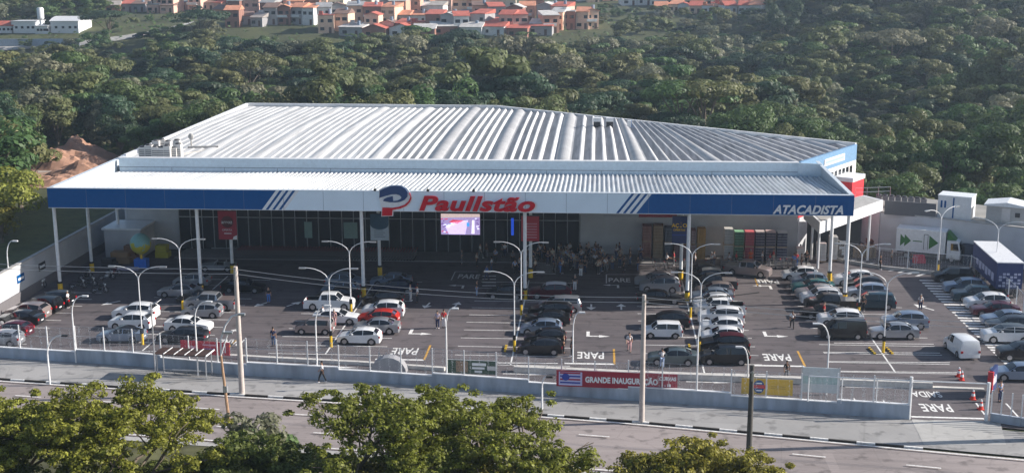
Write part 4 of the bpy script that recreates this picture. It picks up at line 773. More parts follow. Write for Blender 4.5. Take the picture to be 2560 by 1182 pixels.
for kind, c in CAR.items():
    sp_ = c['sp']; zb = .22; wr = c['r']; zw = wr+.0
    xs_ = {s[0] for s in sp_}
    for cx in c['wh']:
        for o in (-.40, -.36, -.22, 0, .22, .36, .40): xs_.add(round(cx+o, 3))
    for g0, g1 in c['glass_side']+c['glass_top']: xs_ |= {g0, g1}
    xs_ = sorted({round(x, 3) for x in xs_}, reverse=True)
    rings = []
    for x in xs_:
        _, be, w_, ro, rw = interp(sp_, x); za = zb
        for cx in c['wh']:
            u = abs(x-cx)
            if u < .385: za = max(za, {0: wr*2+.06, 22: wr*2-.04, 36: wr+.12}[min((0, 22, 36), key=lambda k: abs(k/100-u))])
        za = min(za, be-.06); zm = min(be-.03, max(.55, za+.03)); cab = ro > be+.06; hoodc = .05 if not cab else 0
        h = [(0, zb), (w_-.26, zb), (w_-.26, za), (w_-.015, za), (w_, zm), (w_*.985, be-.0), (rw if cab else w_*.9, ro-.05 if cab else be+.02), (rw*.82 if cab else w_*.6, ro if cab else be+.045), (0, ro+.02 if cab else be+.055)]
        if kind == 'pickup' and x < -.98 and x > -2.55: h[6] = (w_-.07, be); h[7] = (w_-.10, .72); h[8] = (0, .72)
        if kind == 'roadster' and -.85 < x < .35: h[6] = (w_-.1, be); h[7] = (w_-.16, .5); h[8] = (0, .5)
        rings.append([(x, y, z) for y, z in h]+[(x, -y, z) for y, z in reversed(h[:-1])][:-1])
    body, gl_ = MB(), MB(); nr = len(rings[0])
    for i in range(len(rings)-1):
        xm = (xs_[i]+xs_[i+1])/2; gs = any(a > xm > b for a, b in c['glass_side']); gt_ = any(a > xm > b for a, b in c['glass_top'])
        for k in range(nr):
            k2 = (k+1) % nr; quad = [rings[i][k], rings[i][k2], rings[i+1][k2], rings[i+1][k]]
            kk_ = k if k < 8 else 15-k; kk_ = {0: 0}.get(kk_, kk_)
            seg = k if k <= 7 else 15-k
            if (gs and seg == 5) or (gt_ and seg in (6, 7)): gl_.add(quad, [(0, 1, 2, 3)])
            else: body.add(quad, [(0, 1, 2, 3)], 1 if seg in (0, 1, 2) or (kind == 'pickup' and seg in (6, 7) and -2.5 < xm < -1.0) or (kind == 'roadster' and seg in (6, 7) and -.85 < xm < .3) else 0)
    body.add(rings[0], [tuple(range(nr))]); body.add(rings[-1], [tuple(range(nr))])
    # pillars
    if c['glass_top'] and kind != 'roadster':
        for s_ in (1, -1):
            a0, a1 = c['glass_top'][0]; A_, B_ = interp(sp_, a0), interp(sp_, a1)
            body.tube([(a0, s_*A_[2]*.93, A_[1]+.02), (a1, s_*B_[4], B_[3]-.05)], .03, 4)
            if len(c['glass_top']) > 1: b0, b1 = c['glass_top'][1]; A_, B_ = interp(sp_, b0), interp(sp_, b1); body.tube([(b0, s_*A_[4], A_[3]-.05), (b1, s_*B_[2]*.93, B_[1]+.02)], .04, 4)
    bm = bmesh.new(); me = body.mesh(kind+'_body'); bm.from_mesh(me); bmesh.ops.remove_doubles(bm, verts=bm.verts, dist=.001); bmesh.ops.recalc_face_normals(bm, faces=bm.faces); bm.to_mesh(me); bm.free()
    me.polygons.foreach_set('use_smooth', [True]*len(me.polygons)); me.set_sharp_from_angle(angle=R(32))
    fw_, rw_ = sp_[1], sp_[-2]; lx, rx = sp_[2][0], sp_[-2][0]
    hl = MB(); hl.add([(lx+.02, fw_[2]*.55, fw_[1]-.02), (fw_[0]+.02, fw_[2]*.6, fw_[1]-.06), (fw_[0]-.02, fw_[2]*.98, fw_[1]-.04), (lx-.02, sp_[2][2]*.995, sp_[2][1]-.04), (lx+.05, sp_[2][2]*1.0, sp_[2][1]-.16), (fw_[0]+.03, fw_[2]*.6, fw_[1]-.17)], [(0, 1, 2, 3), (1, 5, 4, 3, 2)])
    bz = rw_[1]; tl = MB(); tl.box(rw_[0]-.05, rw_[2]*.78, bz-.22, rw_[0]+.10, rw_[2]*1.01, bz-.01)
    mi_ = MB(); cx_ = interp(sp_, c['glass_side'][0][0]-.25 if c['glass_side'] else .3); mi_.box(cx_[0]-.1, cx_[2]*.93, cx_[1]+.02, cx_[0]+.06, cx_[2]+.16, cx_[1]+.16)
    def mir(m): o = MB(); o.v = [(x, -y, z) for x, y, z in m.v]; o.f = m.f; o.m = m.m; return o
    lp = MB(); lp.box(rw_[0]-.06, -.22, bz-.36, rw_[0]-.04, .22, bz-.25); 
    wt = MB(); wt.tube([(0, -.1, 0), (0, .1, 0)], wr, 18); wt2 = wt.mesh('tyre', 40)
    ri = MB(); ri.tube([(0, -.105, 0), (0, -.06, 0)], wr*.64, 12); 
    for k in range(5): a_ = 1.2566*k; ri.box(-.02, -.11, 0, .02, -.1, .01) 
    CM[kind] = dict(body=me, win=gl_.mesh(kind+'_glass', 30), hl=[hl.mesh('hl', 30), mir(hl).mesh('hl', 30)], tl=[tl.mesh('tl'), mir(tl).mesh('tl')], mi=[mi_.mesh('mirror'), mir(mi_).mesh('mirror')], lp=lp.mesh('plate'), tyre=wt2, rim=ri.mesh('rim', 40), wh=c['wh'], r=wr, tr=max(interp(sp_, x)[2] for x in c['wh'])-.1, sp=sp_)
def place_car(kind, col, x, y, hd, label, group='cars parked in the store car park', roof=None, tail=False, extra=None):
    m = CM[kind]; e = empty('parked_car' if kind not in ('pickup', 'van') else {'pickup': 'pickup_truck', 'van': 'parked_van'}[kind], (x, y, .012), R(hd), label, {'pickup': 'pickup', 'van': 'van'}.get(kind, 'car'), group); e.scale = (.97*rnd.uniform(.96, 1.03), .96, .93*rnd.uniform(.97, 1.03))
    link('body', m['body'], [PT[col], under], e); 
    if m['win'].polygons: link('windows', m['win'], winm, e)
    for i in (0, 1): link('headlight', m['hl'][i], lampw, e); link('taillight', m['tl'][i], lampr, e); link('wing_mirror', m['mi'][i], PT[col], e)
    link('number_plate', m['lp'], letw, e)
    for wx in m['wh']:
        for s_ in (-1, 1):
            t = link('wheel', m['tyre'], rubber, e, (wx, s_*m['tr'], m['r'])); t.rotation_euler.z = 0 if s_ < 0 else math.pi
            link('rim', m['rim'], chrome, t)
    if roof:
        q = MB(); rr = [s for s in m['sp'] if s[3] > s[1]+.1]; vs = []
        for s in rr: vs += [(s[0], -s[4]*.95, s[3]+.0), (s[0], -s[4]*.6, s[3]+.012), (s[0], 0, s[3]+.035), (s[0], s[4]*.6, s[3]+.012), (s[0], s[4]*.95, s[3]+.0)]
        q.add([(a_, b_, c_+.008) for a_, b_, c_ in vs], [(j*5+i, j*5+i+1, (j+1)*5+i+1, (j+1)*5+i) for j in range(len(rr)-1) for i in range(4)]); q.build('roof_panel', PT[roof], e, 40)
    if tail:
        s = m['sp'][-4]; q = MB(); z = s[3]; q.add([(s[0]-.05, -.6, z), (s[0]-.05, .6, z), (s[0]-.75, .6, z+.32), (s[0]-.75, -.6, z+.32), (s[0]-.05, -.6, z+.04), (s[0]-.05, .6, z+.04), (s[0]-.75, .6, z+.38), (s[0]-.75, -.6, z+.38)], [(0, 1, 2, 3), (7, 6, 5, 4), (0, 4, 5, 1), (1, 5, 6, 2), (2, 6, 7, 3), (3, 7, 4, 0)])
        q.build('tailgate', PT[col], e); q = MB(); q.box(s[0]-.62, -.62, .7, s[0]-.35, .62, 1.02); 
        q = MB(); q.box(m['sp'][-3][0]-.03+.0, -.55, .75, m['sp'][-3][0]+.02, .55, m['sp'][-3][1]+.35 if 0 else 1.0); q.build('boot_opening', black, e)
    if extra: extra(e)
    return e
W_ = 'white'
# row, kind, colour, px, py(near wheels), heading, label, options
CARS = [
 ('L', 'suv', 'black', 122, 772, 175, 'black four by four with raised tailgate beside the man in white', dict(tail=True)),
 ('L', 'mpv', 'black', 92, 786, 176, 'black people carrier, second from the top in the left wall row'),
 ('L', 'suv', 'taupe', 62, 800, 177, 'taupe silver estate car in the left wall row'),
 ('L', 'sedan', 'charcoal', 42, 815, 177, 'dark saloon with a red tail lamp, in front of the taupe estate'),
 ('L', 'hatch', 'wine', 18, 846, 178, 'dark wine hatchback with pale number plate at the left edge'),
 ('L', 'hatch', 'silver', -8, 868, 178, 'silver car cut by the left edge of the photo behind the fence'),
 ('A1', 'suv', W_, 333, 800, 180, 'white four by four with raised tailgate, upper one of two, left car row', dict(tail=True)),
 ('A1', 'suv', W_, 322, 826, 180, 'white four by four with raised tailgate, lower one of two, left car row', dict(tail=True)),
 ('A1', 'sedan', 'blue_silver', 296, 858, 180, 'grey blue saloon just behind the front fence at the left', dict(roof='charcoal')),
 ('A2', 'sedan', W_, 466, 832, 0, 'white saloon facing right in the left car row'),
 ('A2', 'sedan', 'charcoal', 450, 860, 180, 'charcoal saloon with bright tail lamp above the red banner'),
 ('A2', 'hatch', 'silver', 500, 797, 180, 'silver five door hatchback right of the lamp in the left rows'),
 ('A2', 'pickup', 'silver', 522, 776, 180, 'silver pickup with a taupe covered bed beside the tall concrete pole'),
 ('A2', 'sedan', 'charcoal', 492, 764, 180, 'dark saloon half hidden behind the silver pickup'),
 ('A2', 'sedan', 'silver', 449, 741, 180, 'bright silver saloon in the shade left of the second canopy column'),
 ('A2', 'hatch', 'silver', 468, 724, 180, 'silver hatchback in the shade directly behind the silver saloon'),
 ('A2', 'sedan', 'black', 600, 738, 0, 'black car deep in the canopy shade right of the tall pole'),
 ('A2', 'roadster', 'silver', 540, 681, 180, 'small silver open top classic roadster at the column under the red banner'),
 ('B1', 'pickup', W_, 820, 777, 0, 'white double cab pickup with open dark bed facing right'),
 ('B1', 'sedan', W_, 838, 812, 0, 'white saloon facing right between the pickup and the box shaped compact'),
 ('B1', 'compact', 'taupe', 783, 838, 180, 'silver taupe box shaped compact, nearest of the centre left row'),
 ('B1', 'suv', 'blue_silver', 860, 722, 0, 'silver blue car facing right in the shade left of the third column'),
 ('B1', 'hatch', 'blue_silver', 848, 740, 180, 'silver blue hatchback in the shade at the lamp post'),
 ('B1', 'sedan', 'black', 842, 757, 180, 'black saloon in the shade behind the white pickup'),
 ('B2', 'hatch', W_, 895, 863, 180, 'white five door hatchback, nearest car of the centre left rows'),
 ('B2', 'sedan', 'silver', 938, 837, 180, 'silver three box saloon between the white and the red hatchback'),
 ('B2', 'hatch', 'red', 942, 814, 180, 'bright red hatchback among the white cars'),
 ('B2', 'suv', W_, 955, 795, 180, 'white crossover behind the red hatchback'),
 ('B2', 'suv', 'black', 955, 770, 180, 'black crossover in the shade edge behind the white crossover'),
 ('B2', 'sedan', 'navy', 985, 736, 180, 'dark navy saloon in the shade beside two people in white'),
 ('B2', 'sedan', 'blue_silver', 975, 718, 180, 'silver blue saloon in the shade behind the navy saloon'),
 ('C1', 'hatch', 'charcoal', 1262, 750, 180, 'charcoal hatchback in the shade left of the middle column'),
 ('C2', 'suv', 'wine', 1375, 750, 180, 'dark wine crossover with a white roof in the shade', dict(roof='white')),
 ('C2', 'mpv', 'silver', 1398, 783, 180, 'silver people carrier at the shade edge atop the black row'),
 ('C2', 'suv', 'black', 1375, 798, 180, 'black crossover directly before the silver people carrier'),
 ('C2', 'sedan', 'black', 1368, 815, 180, 'black saloon behind the grey blue hatchback'),
 ('C2', 'hatch', 'blue_silver', 1352, 840, 180, 'grey blue hatchback among the black cars'),
 ('C2', 'hatch', 'black', 1362, 864, 180, 'black hatchback, second nearest of the centre row'),
 ('C2', 'hatch', 'black', 1350, 889, 180, 'black hatchback, nearest of the centre row, two men at its tail'),
 ('D1', 'sedan', 'silver', 1638, 717, 180, 'silver saloon partly in shade behind the silver estate'),
 ('D1', 'suv', 'silver', 1650, 733, 180, 'silver estate car at the shade edge left of the fourth column'),
 ('D1', 'sedan', 'black', 1650, 762, 0, 'black saloon facing right, lamp lit by the sun, left of the column'),
 ('D1', 'suv', 'black', 1668, 824, 180, 'black crossover behind the little white hatchback'),
 ('D1', 'compact', W_, 1657, 848, 180, 'little white hatchback with dark windows right of the concrete pole'),
 ('D1', 'sedan', 'greygreen', 1682, 916, 180, 'grey green saloon nearest the front fence'),
 ('D2', 'mpv', 'black', 1812, 914, 180, 'black people carrier, nearest of the long centre right row'),
 ('D2', 'suv', 'black', 1813, 884, 180, 'black crossover with a wine roof behind the black people carrier', dict(roof='wine')),
 ('D2', 'hatch', W_, 1806, 860, 180, 'white hatchback, third from the front of the long centre right row'),
 ('D2', 'hatch', W_, 1805, 836, 180, 'white hatchback, fourth from the front of the long centre right row'),
 ('D2', 'suv', W_, 1803, 812, 180, 'white crossover, fifth from the front of the long centre right row'),
 ('D2', 'pickup', W_, 1800, 791, 180, 'white double cab pickup with a dark bed in the centre right row'),
 ('D2', 'hatch', W_, 1782, 771, 180, 'white hatchback behind the white pickup'),
 ('D2', 'sedan', 'blue_silver', 1780, 758, 180, 'blue grey saloon in the centre right row'),
 ('D2', 'hatch', 'taupe', 1788, 744, 180, 'taupe hatchback in the centre right row'),
 ('D2', 'pickup', 'charcoal', 1784, 727, 180, 'charcoal pickup with a pale bed cover in the centre right row'),
 ('D2', 'suv', 'black', 1766, 711, 180, 'black crossover at the back of the centre right row', dict(roof='silver')),
 ('D2', 'sedan', 'black', 1755, 694, 180, 'black saloon, farthest of the centre right row, by the column'),
 ('', 'pickup', 'taupe', 1872, 692, -22, 'silver and taupe old pickup driving out of the lane by the beer stacks'),
 ('E1', 'hatch', W_, 2002, 702, 180, 'white hatchback at the far end of the right double row'),
 ('E1', 'hatch', 'blue_silver', 2025, 719, 180, 'blue grey hatchback second from the far end of the right double row'),
 ('E1', 'sedan', 'teal', 2035, 734, 180, 'teal green saloon in the right double row'),
 ('E1', 'sedan', 'silver', 2046, 749, 180, 'silver saloon in front of the teal saloon'),
 ('E1', 'suv', W_, 2055, 763, 180, 'white car behind the black double cab pickup'),
 ('E1', 'pickup', 'black', 2078, 780, 180, 'black double cab pickup with a covered bed'),
 ('E1', 'sedan', 'black', 2062, 800, 180, 'black saloon behind the woman in red'),
 ('E1', 'suv', W_, 2104, 818, 180, 'white coupe crossover behind the black delivery van'),
 ('E1', 'van', 'black', 2108, 850, 180, 'black delivery van at the front of the right double row'),
 ('E2', 'suv', W_, 2137, 716, 180, 'white crossover right of the corner column'),
 ('E2', 'suv', 'black', 2160, 732, 180, 'black crossover with chrome window line right of the corner column'),
 ('E2', 'suv', 'blue_silver', 2168, 750, 180, 'pale blue car between the black crossover and the teal people carrier'),
 ('E2', 'mpv', 'dteal', 2185, 775, 180, 'dark teal people carrier at the right lamp post'),
 ('E2', 'suv', 'blue_silver', 2265, 825, 180, 'blue grey crossover with red tail lamps behind the silver saloon'),
 ('E2', 'sedan', 'silver', 2238, 850, 180, 'shining silver saloon right of the black delivery van'),
 ('', 'van', W_, 2408, 890, 98, 'white delivery van driving away along the zebra path'),
 ('F', 'mpv', 'black', 2385, 708, 180, 'black people carrier in the corner of the yard fence'),
 ('F', 'suv', 'blue_silver', 2416, 735, 180, 'pale blue crossover second in the right fence row'),
 ('F', 'pickup', 'dteal', 2452, 757, 180, 'dark pickup in the right fence row'),
 ('F', 'suv', W_, 2472, 776, 180, 'white crossover in the right fence row'),
 ('F', 'sedan', 'wine', 2492, 793, 180, 'wine red saloon in the right fence row'),
 ('F', 'sedan', 'blue_silver', 2520, 817, 180, 'silver blue saloon behind the white and black crossover'),
 ('F', 'suv', 'charcoal', 2532, 836, 180, 'charcoal crossover between the silver blue saloon and the white one'),
 ('F', 'suv', W_, 2522, 860, 180, 'white crossover with a black roof in the right fence row', dict(roof='black')),
 ('F', 'suv', 'black', 2562, 904, 180, 'black crossover cut by the right edge'),
 ('F', 'sedan', 'blue_silver', 2552, 955, 180, 'dark silver car nearest the exit totem at the right edge'),
]
rows = {}
for c in CARS:
    x, y = at(c[3], c[4]); hw = .85; rows.setdefault(c[0], []).append([x, y+hw, c])
for r_, L_ in rows.items():
    if r_ == '': continue
    L_.sort(key=lambda a: a[1])
    for _ in range(60):
        for a, b in zip(L_, L_[1:]):
            g_ = 2.12-(b[1]-a[1])
            if g_ > 0: a[1] -= g_/2*.6; b[1] += g_/2*1.0
    for a, b in zip(L_, L_[1:]):
        pass
    dx = {'A1': -42.6, 'A2': -36.9, 'B1': -26.2, 'B2': -20.7, 'C1': -10.0, 'C2': -4.5, 'D1': 6.1, 'D2': 11.6, 'E1': 21.8, 'E2': 27.4}.get(r_)
for r_, L_ in rows.items():
    for x, y, c in L_:
        o = c[7] if len(c) > 7 else {}
        place_car(c[1], c[2], x, y, c[5]+rnd.uniform(-2.2, 2.2), c[6], **o)
# roadster windscreen and roll bars
q = MB(); q.tube([(.3, -.6, .84), (.12, -.55, 1.18), (.12, .55, 1.18), (.3, .6, .84)], .03, 5); [q.tube([(-.85, s_*.2, .84), (-.85, s_*.25, 1.15), (-.85, s_*.55, 1.15), (-.85, s_*.6, .84)], .03, 5) for s_ in (-1, 1)]
rd = [o for o in COL.objects if o.get('label', '').startswith('small silver open top')][0]; q.build('windscreen_frame', chrome, rd)
for o in [o for o in COL.objects if o.name.startswith('pickup_truck')]:
    if any(k in o['label'] for k in ('covered', 'cover', 'taupe')):
        q = MB(); q.box(-2.5, -.86, 1.1, -1.0, .86, 1.16); q.build('bed_cover', PT['taupe'] if 'black' not in o['label'] else PT['charcoal'], o)
# motorcycles
def moto(x, y, rz, col, label):
    e = empty('motorcycle', (x, y, .01), R(rz), label, 'motorcycle', 'motorcycles by the left wall')
    for wx in (-.62, .62):
        q = MB(); n_ = 14; q.tube([(wx+.27*math.cos(6.283*i/n_), 0, .3+.27*math.sin(6.283*i/n_)) for i in range(n_+1)], .05, 6); wl = q.build('wheel', rubber, e); q = MB(); q.tube([(wx, -.05, .3), (wx, .05, .3)], .07, 6); [q.tube([(wx, 0, .3), (wx+.25*math.cos(a_), 0, .3+.25*math.sin(a_))], .012, 4) for a_ in (0, 1.26, 2.5, 3.77, 5.0)]; q.build('hub', chrome, wl)
    q = MB(); q.ball((.15, 0, .82), .3, .15, .16, 10, 6); q.ball((0, 0, .45), .25, .14, .2, 8, 5); q.build('body', col, e, 60)
    q = MB(); q.ball((-.4, 0, .8), .38, .13, .07, 10, 5); q.build('seat', black, e, 60); q = MB(); q.tube([(.62, 0, .3), (.45, 0, 1.0)], .04, 6); q.tube([(.4, -.33, 1.02), (.45, 0, 1.0), (.4, .33, 1.02)], .02, 5); q.tube([(-.62, 0, .3), (-.1, 0, .4), (.3, 0, .45)], .035, 5); q.build('frame', steel, e); q = MB(); q.ball((.58, 0, .86), .08, .1, .1); q.build('headlight', lampw, e)
for i, (px, py, rz, c_, l_) in enumerate([(104, 722, 80, W_, 'white motorcycle leaning at the left wall'), (196, 722, 20, 'black', 'black motorcycle with pale fairing beside the first canopy column'), (222, 716, 15, 'charcoal', 'charcoal motorcycle second from the first canopy column'), (250, 732, 10, 'black', 'black motorcycle nearest the painted box on the asphalt'), (268, 700, 30, 'silver', 'silver motorcycle farther back in the shade'), (215, 698, 60, 'black', 'black motorcycle farthest back in the shade'), (285, 690, 40, 'wine', 'dark wine motorcycle behind the silver one')]):
    x, y = at(px, py); moto(x, y, rz, PT[c_], l_)
# box truck and trailer
xa_, ya_ = at(2252, 652); xb_, yb2 = at(2398, 672); ang = math.atan2(yb2-ya_, xb_-xa_)
tk = empty('box_truck', (33.9, 144.2, .01), R(-22), 'white box truck with green arrows parked in the loading yard', 'truck')
q = MB(); q.box(0, -1.15, 1.0, 6.4, 1.15, 3.75); bx_ = q.build('cargo_box', white, tk); q = MB(); q.box(-.03, -1.18, 3.72, 6.43, 1.18, 3.8); q.build('roof', letw, bx_)
grn = mat('logo_green', (.03, .16, .03), .5); q = MB()
q.wallxz([(.55, 1.6), (.55, 3.1), (1.1, 2.6), (1.1, 3.1), (1.95, 2.35), (1.1, 1.6), (1.1, 2.1)], -1.17, -1.15); q.build('logo', grn, bx_); q = MB()
q.wallxz([(4.3, 1.5), (4.3, 3.2), (5.5, 2.35)], -1.17, -1.15); q.build('logo', grn, bx_); q = MB(); q.box(2.2, -1.17, 2.3, 3.4, -1.15, 2.42); q.build('lettering', grn, bx_)
q = MB(); [q.box(*b) for b in ((3.6, -1.17, 1.4, 3.66, -1.15, 3.3), (4.1, -1.17, 1.4, 4.16, -1.15, 3.3), (3.6, -1.17, 3.24, 4.16, -1.15, 3.3))]; q.build('side_door', dark, bx_)
q = MB(); q.wallxz([(6.6, .55), (8.3, .55), (8.35, 1.5), (8.1, 2.6), (7.8, 2.75), (6.6, 2.75)], -1.1, 1.1); cb = q.build('cab', white, tk); q = MB(); q.add([(8.37, -1.0, 1.55), (8.37, 1.0, 1.55), (8.13, .95, 2.5), (8.13, -.95, 2.5)], [(0, 1, 2, 3)]); q.wallxz([(7.1, 1.6), (8.15, 1.6), (7.95, 2.45), (7.1, 2.45)], -1.12, -1.1); q.build('window', winm, cb)
q = MB(); q.wallxz([(6.5, 2.8), (7.7, 2.8), (6.6, 3.7)], -.9, .9); q.build('air_deflector', grn, cb); q = MB(); q.box(8.33, -1.1, .5, 8.42, 1.1, .85); q.build('bumper', steel, cb)
for s_ in (-1, 1): q = MB(); q.box(8.36, min(s_*.75, s_*1.0), 1.0, 8.4, max(s_*.75, s_*1.0), 1.2); q.build('headlight', lampw, cb)
q = MB(); q.box(.1, -.5, .7, 7, .5, 1.0); q.build('chassis', dark, tk); tk.scale = (.83, .92, .92)
for wx in (1.4, 7.3):
    for s_ in (-1, 1): q = MB(); q.tube([(0, -.15, 0), (0, .15, 0)], .48, 16); t = q.build('wheel', rubber, tk, 40, (wx, s_*.95, .48)); q = MB(); q.tube([(0, s_*.155, 0), (0, s_*.1, 0)], .27, 10); q.build('rim', chrome, t)
na_, fb_ = Vector(at(2527, 656, 3.8)), Vector(at(2478, 614, 3.8)); tr = empty('semi_trailer', (na_.x, na_.y, .01), math.atan2(fb_.y-na_.y, fb_.x-na_.x), 'dark blue curtain trailer with a white roof in the yard at the right', 'trailer')
q = MB(); q.box(0, -1.25, 1.1, 9.5, 1.25, 3.7, 0); bx_ = q.build('cargo_box', mat('blue_curtain', (.015, .035, .14), .45), tr); q = MB(); q.box(-.04, -1.29, 3.7, 9.54, 1.29, 3.8); q.build('roof', white, bx_); q = MB(); [q.box(-.05, -1.05+.36*i, 1.3+.3*j, -.02, -.78+.36*i, 1.5+.3*j) for i in range(6) for j in range(5) if (i+j) % 3]; q.build('rear_lettering', mat('lilac_letters', (.4, .43, .6), .6), bx_)
q = MB(); [q.box(1+1.2*i, 1.25, 1.6+.2*(i % 2), 1.9+1.2*i, 1.27, 2.4) for i in range(6)]; q.build('side_lettering', mat('lilac_letters', (.4, .43, .6)), bx_); q = MB(); q.box(.1, -.6, .7, 9, .6, 1.1); q.build('chassis', dark, tr)
for wx in (1.0, 2.2, 8.2):
    for s_ in (-1, 1): q = MB(); q.tube([(0, -.15, 0), (0, .15, 0)], .5, 16); q.build('wheel', rubber, tr, 40, (wx, s_*1.0, .5))
# ---------------------------------------------------------------- people
def skin_mesh(name, joints, edges, sub=1):
    bm = bmesh.new(); keys = list(joints); ly = bm.verts.layers.skin.verify(); vs = [bm.verts.new(joints[k][:3]) for k in keys]
    for i, k in enumerate(keys): vs[i][ly].radius = (joints[k][3], joints[k][4] if len(joints[k]) > 4 else joints[k][3]); vs[i][ly].use_root = (i == 0)
    for a, b in edges: bm.edges.new((vs[keys.index(a)], vs[keys.index(b)]))
    me = bpy.data.meshes.new(name); bm.to_mesh(me); bm.free(); o = bpy.data.objects.new(name, me); COL.objects.link(o)
    m = o.modifiers.new('s', 'SKIN'); m.use_smooth_shade = True; m.branch_smoothing = .4
    if sub: m2 = o.modifiers.new('d', 'SUBSURF'); m2.levels = sub; m2.render_levels = sub
    dg = bpy.context.evaluated_depsgraph_get(); dg.update(); out = bpy.data.meshes.new_from_object(o.evaluated_get(dg)); bpy.data.objects.remove(o); out.materials.clear()
    out.polygons.foreach_set('use_smooth', [True]*len(out.polygons)); return out
def pose(kind):
    J = {'pelvis': (0, 0, .95, .13, .10), 'waist': (.0, 0, 1.08, .125, .09), 'chest': (.0, 0, 1.3, .155, .105), 'neck': (.0, 0, 1.48, .055), 'headb': (.015, 0, 1.56, .075), 'head': (.02, 0, 1.65, .085), 'crown': (.01, 0, 1.71, .06)}
    st_ = {'stand': (0, 0), 'walk': (.28, -.3), 'push': (.18, -.2), 'arms': (.03, -.04), 'lean': (.15, -.05)}[kind]
    for s_, nm, fo in ((1, 'L', st_[0]), (-1, 'R', st_[1])):
        J['hip'+nm] = (0, .09*s_, .9, .09); J['knee'+nm] = (fo*.55+(.05 if fo else .01), .1*s_, .5, .06); J['ank'+nm] = (fo, .1*s_, .1, .042); J['toe'+nm] = (fo+.15, .11*s_, .035, .035)
        J['sho'+nm] = (0, .17*s_, 1.4, .06)
        if kind in ('push', 'lean'): J['elb'+nm] = (.2, .22*s_, 1.15, .042); J['wri'+nm] = (.45, .2*s_, 1.1, .03)
        elif kind == 'arms': J['elb'+nm] = (-.03, .3*s_, 1.15, .042); J['wri'+nm] = (.12, .12*s_, 1.05, .03)
        elif kind == 'walk': J['elb'+nm] = (-fo*.35-.02, .24*s_, 1.13, .042); J['wri'+nm] = (-fo*.75+.06, .25*s_, .9, .03)
        else: J['elb'+nm] = (-.02, .23*s_, 1.13, .042); J['wri'+nm] = (.03, .24*s_, .88, .03)
    return J
BODY_E = [('pelvis', 'waist'), ('waist', 'chest'), ('chest', 'neck'), ('neck', 'headb'), ('headb', 'head'), ('head', 'crown')]+[e for n_ in 'LR' for e in (('pelvis', 'hip'+n_), ('hip'+n_, 'knee'+n_), ('knee'+n_, 'ank'+n_), ('ank'+n_, 'toe'+n_), ('chest', 'sho'+n_), ('sho'+n_, 'elb'+n_), ('elb'+n_, 'wri'+n_))]
PM = {}
for k in ('stand', 'walk', 'push', 'arms', 'lean'):
    J = pose(k); body = skin_mesh('person_'+k, J, BODY_E); bb = MB(); bb.v = [tuple(v.co) for v in body.vertices]; bb.f = [tuple(p_.vertices) for p_ in body.polygons]; bb.m = [0]*len(bb.f)
    for n_, s_ in (('L', 1), ('R', -1)):
        w_ = Vector(J['wri'+n_][:3]); d_ = (w_-Vector(J['elb'+n_][:3])).normalized(); sd = Vector((0, 1, 0)) if abs(d_.y) < .7 else Vector((1, 0, 0)); sd = (sd-d_*sd.dot(d_)).normalized(); up = d_.cross(sd)
        bb.tube([w_-d_*.02, w_+d_*.05, w_+d_*.09], [.028, .04, .034], 6)
        for f_ in range(4): b_ = w_+d_*.09+up*(f_-1.5)*.018; l_ = (.065, .075, .07, .055)[f_]; bb.tube([b_, b_+d_*l_*.6, b_+d_*l_*.85-sd*s_*.02], [.0095, .009, .007], 5)
        b_ = w_+d_*.03+up*.035; bb.tube([b_, b_+up*.03+d_*.03, b_+up*.03+d_*.055], [.011, .010, .008], 5)
    bb.ball((.105, 0, 1.63), .018, .014, .022, 6, 4); bb.ball((.085, .032, 1.655), .012, None, None, 6, 4); bb.ball((.085, -.032, 1.655), .012, None, None, 6, 4); bb.tube([(.098, -.02, 1.595), (.098, .02, 1.595)], .006, 4); bb.ball((.01, .088, 1.64), .02, .012, .03, 6, 4); bb.ball((.01, -.088, 1.64), .02, .012, .03, 6, 4)
    SJ = {a: (*J[a][:3], J[a][3]+.022, (J[a][4] if len(J[a]) > 4 else J[a][3])+.022) for a in ('waist', 'chest', 'shoL', 'shoR', 'elbL', 'elbR')}; SJ = {'chest': SJ['chest'], **SJ}; SJ['waist'] = (0, 0, 1.0, .15, .125); SJ['nk'] = (0, 0, 1.45, .075)
    for n_ in 'LR': a, b = Vector(J['sho'+n_][:3]), Vector(J['elb'+n_][:3]); c_ = a+(b-a)*.9; SJ['elb'+n_] = (*c_, .06)
    shirt = skin_mesh('shirt', SJ, [('chest', 'waist'), ('chest', 'nk')]+[e for n_ in 'LR' for e in (('chest', 'sho'+n_), ('sho'+n_, 'elb'+n_))])
    TJ = {'pelvis': (0, 0, .96, .145, .12)}; 
    for n_ in 'LR': TJ['hip'+n_] = (*J['hip'+n_][:3], .105); TJ['knee'+n_] = (*J['knee'+n_][:3], .078); TJ['ank'+n_] = (*J['ank'+n_][:3], .06)
    trs = skin_mesh('trousers', TJ, [e for n_ in 'LR' for e in (('pelvis', 'hip'+n_), ('hip'+n_, 'knee'+n_), ('knee'+n_, 'ank'+n_))])
    hair = MB(); hair.ball((-.005, 0, 1.685), .105, .095, .09, 10, 6); sho = MB()
    for n_ in 'LR': a = Vector(J['ank'+n_][:3]); sho.ball((a.x+.06, a.y, .045), .15, .055, .05, 10, 5)
    PM[k] = (bb.mesh('person_body', 60), shirt, trs, hair.mesh('hair', 60), sho.mesh('shoes', 60))
skins = [mat('skin_a', (.42, .23, .15), .6), mat('skin_b', (.25, .13, .08), .6), mat('skin_c', (.5, .3, .21), .6)]; hairs = [mat('hair_dark', (.015, .01, .008), .6), mat('hair_grey', (.3, .29, .28), .6)]
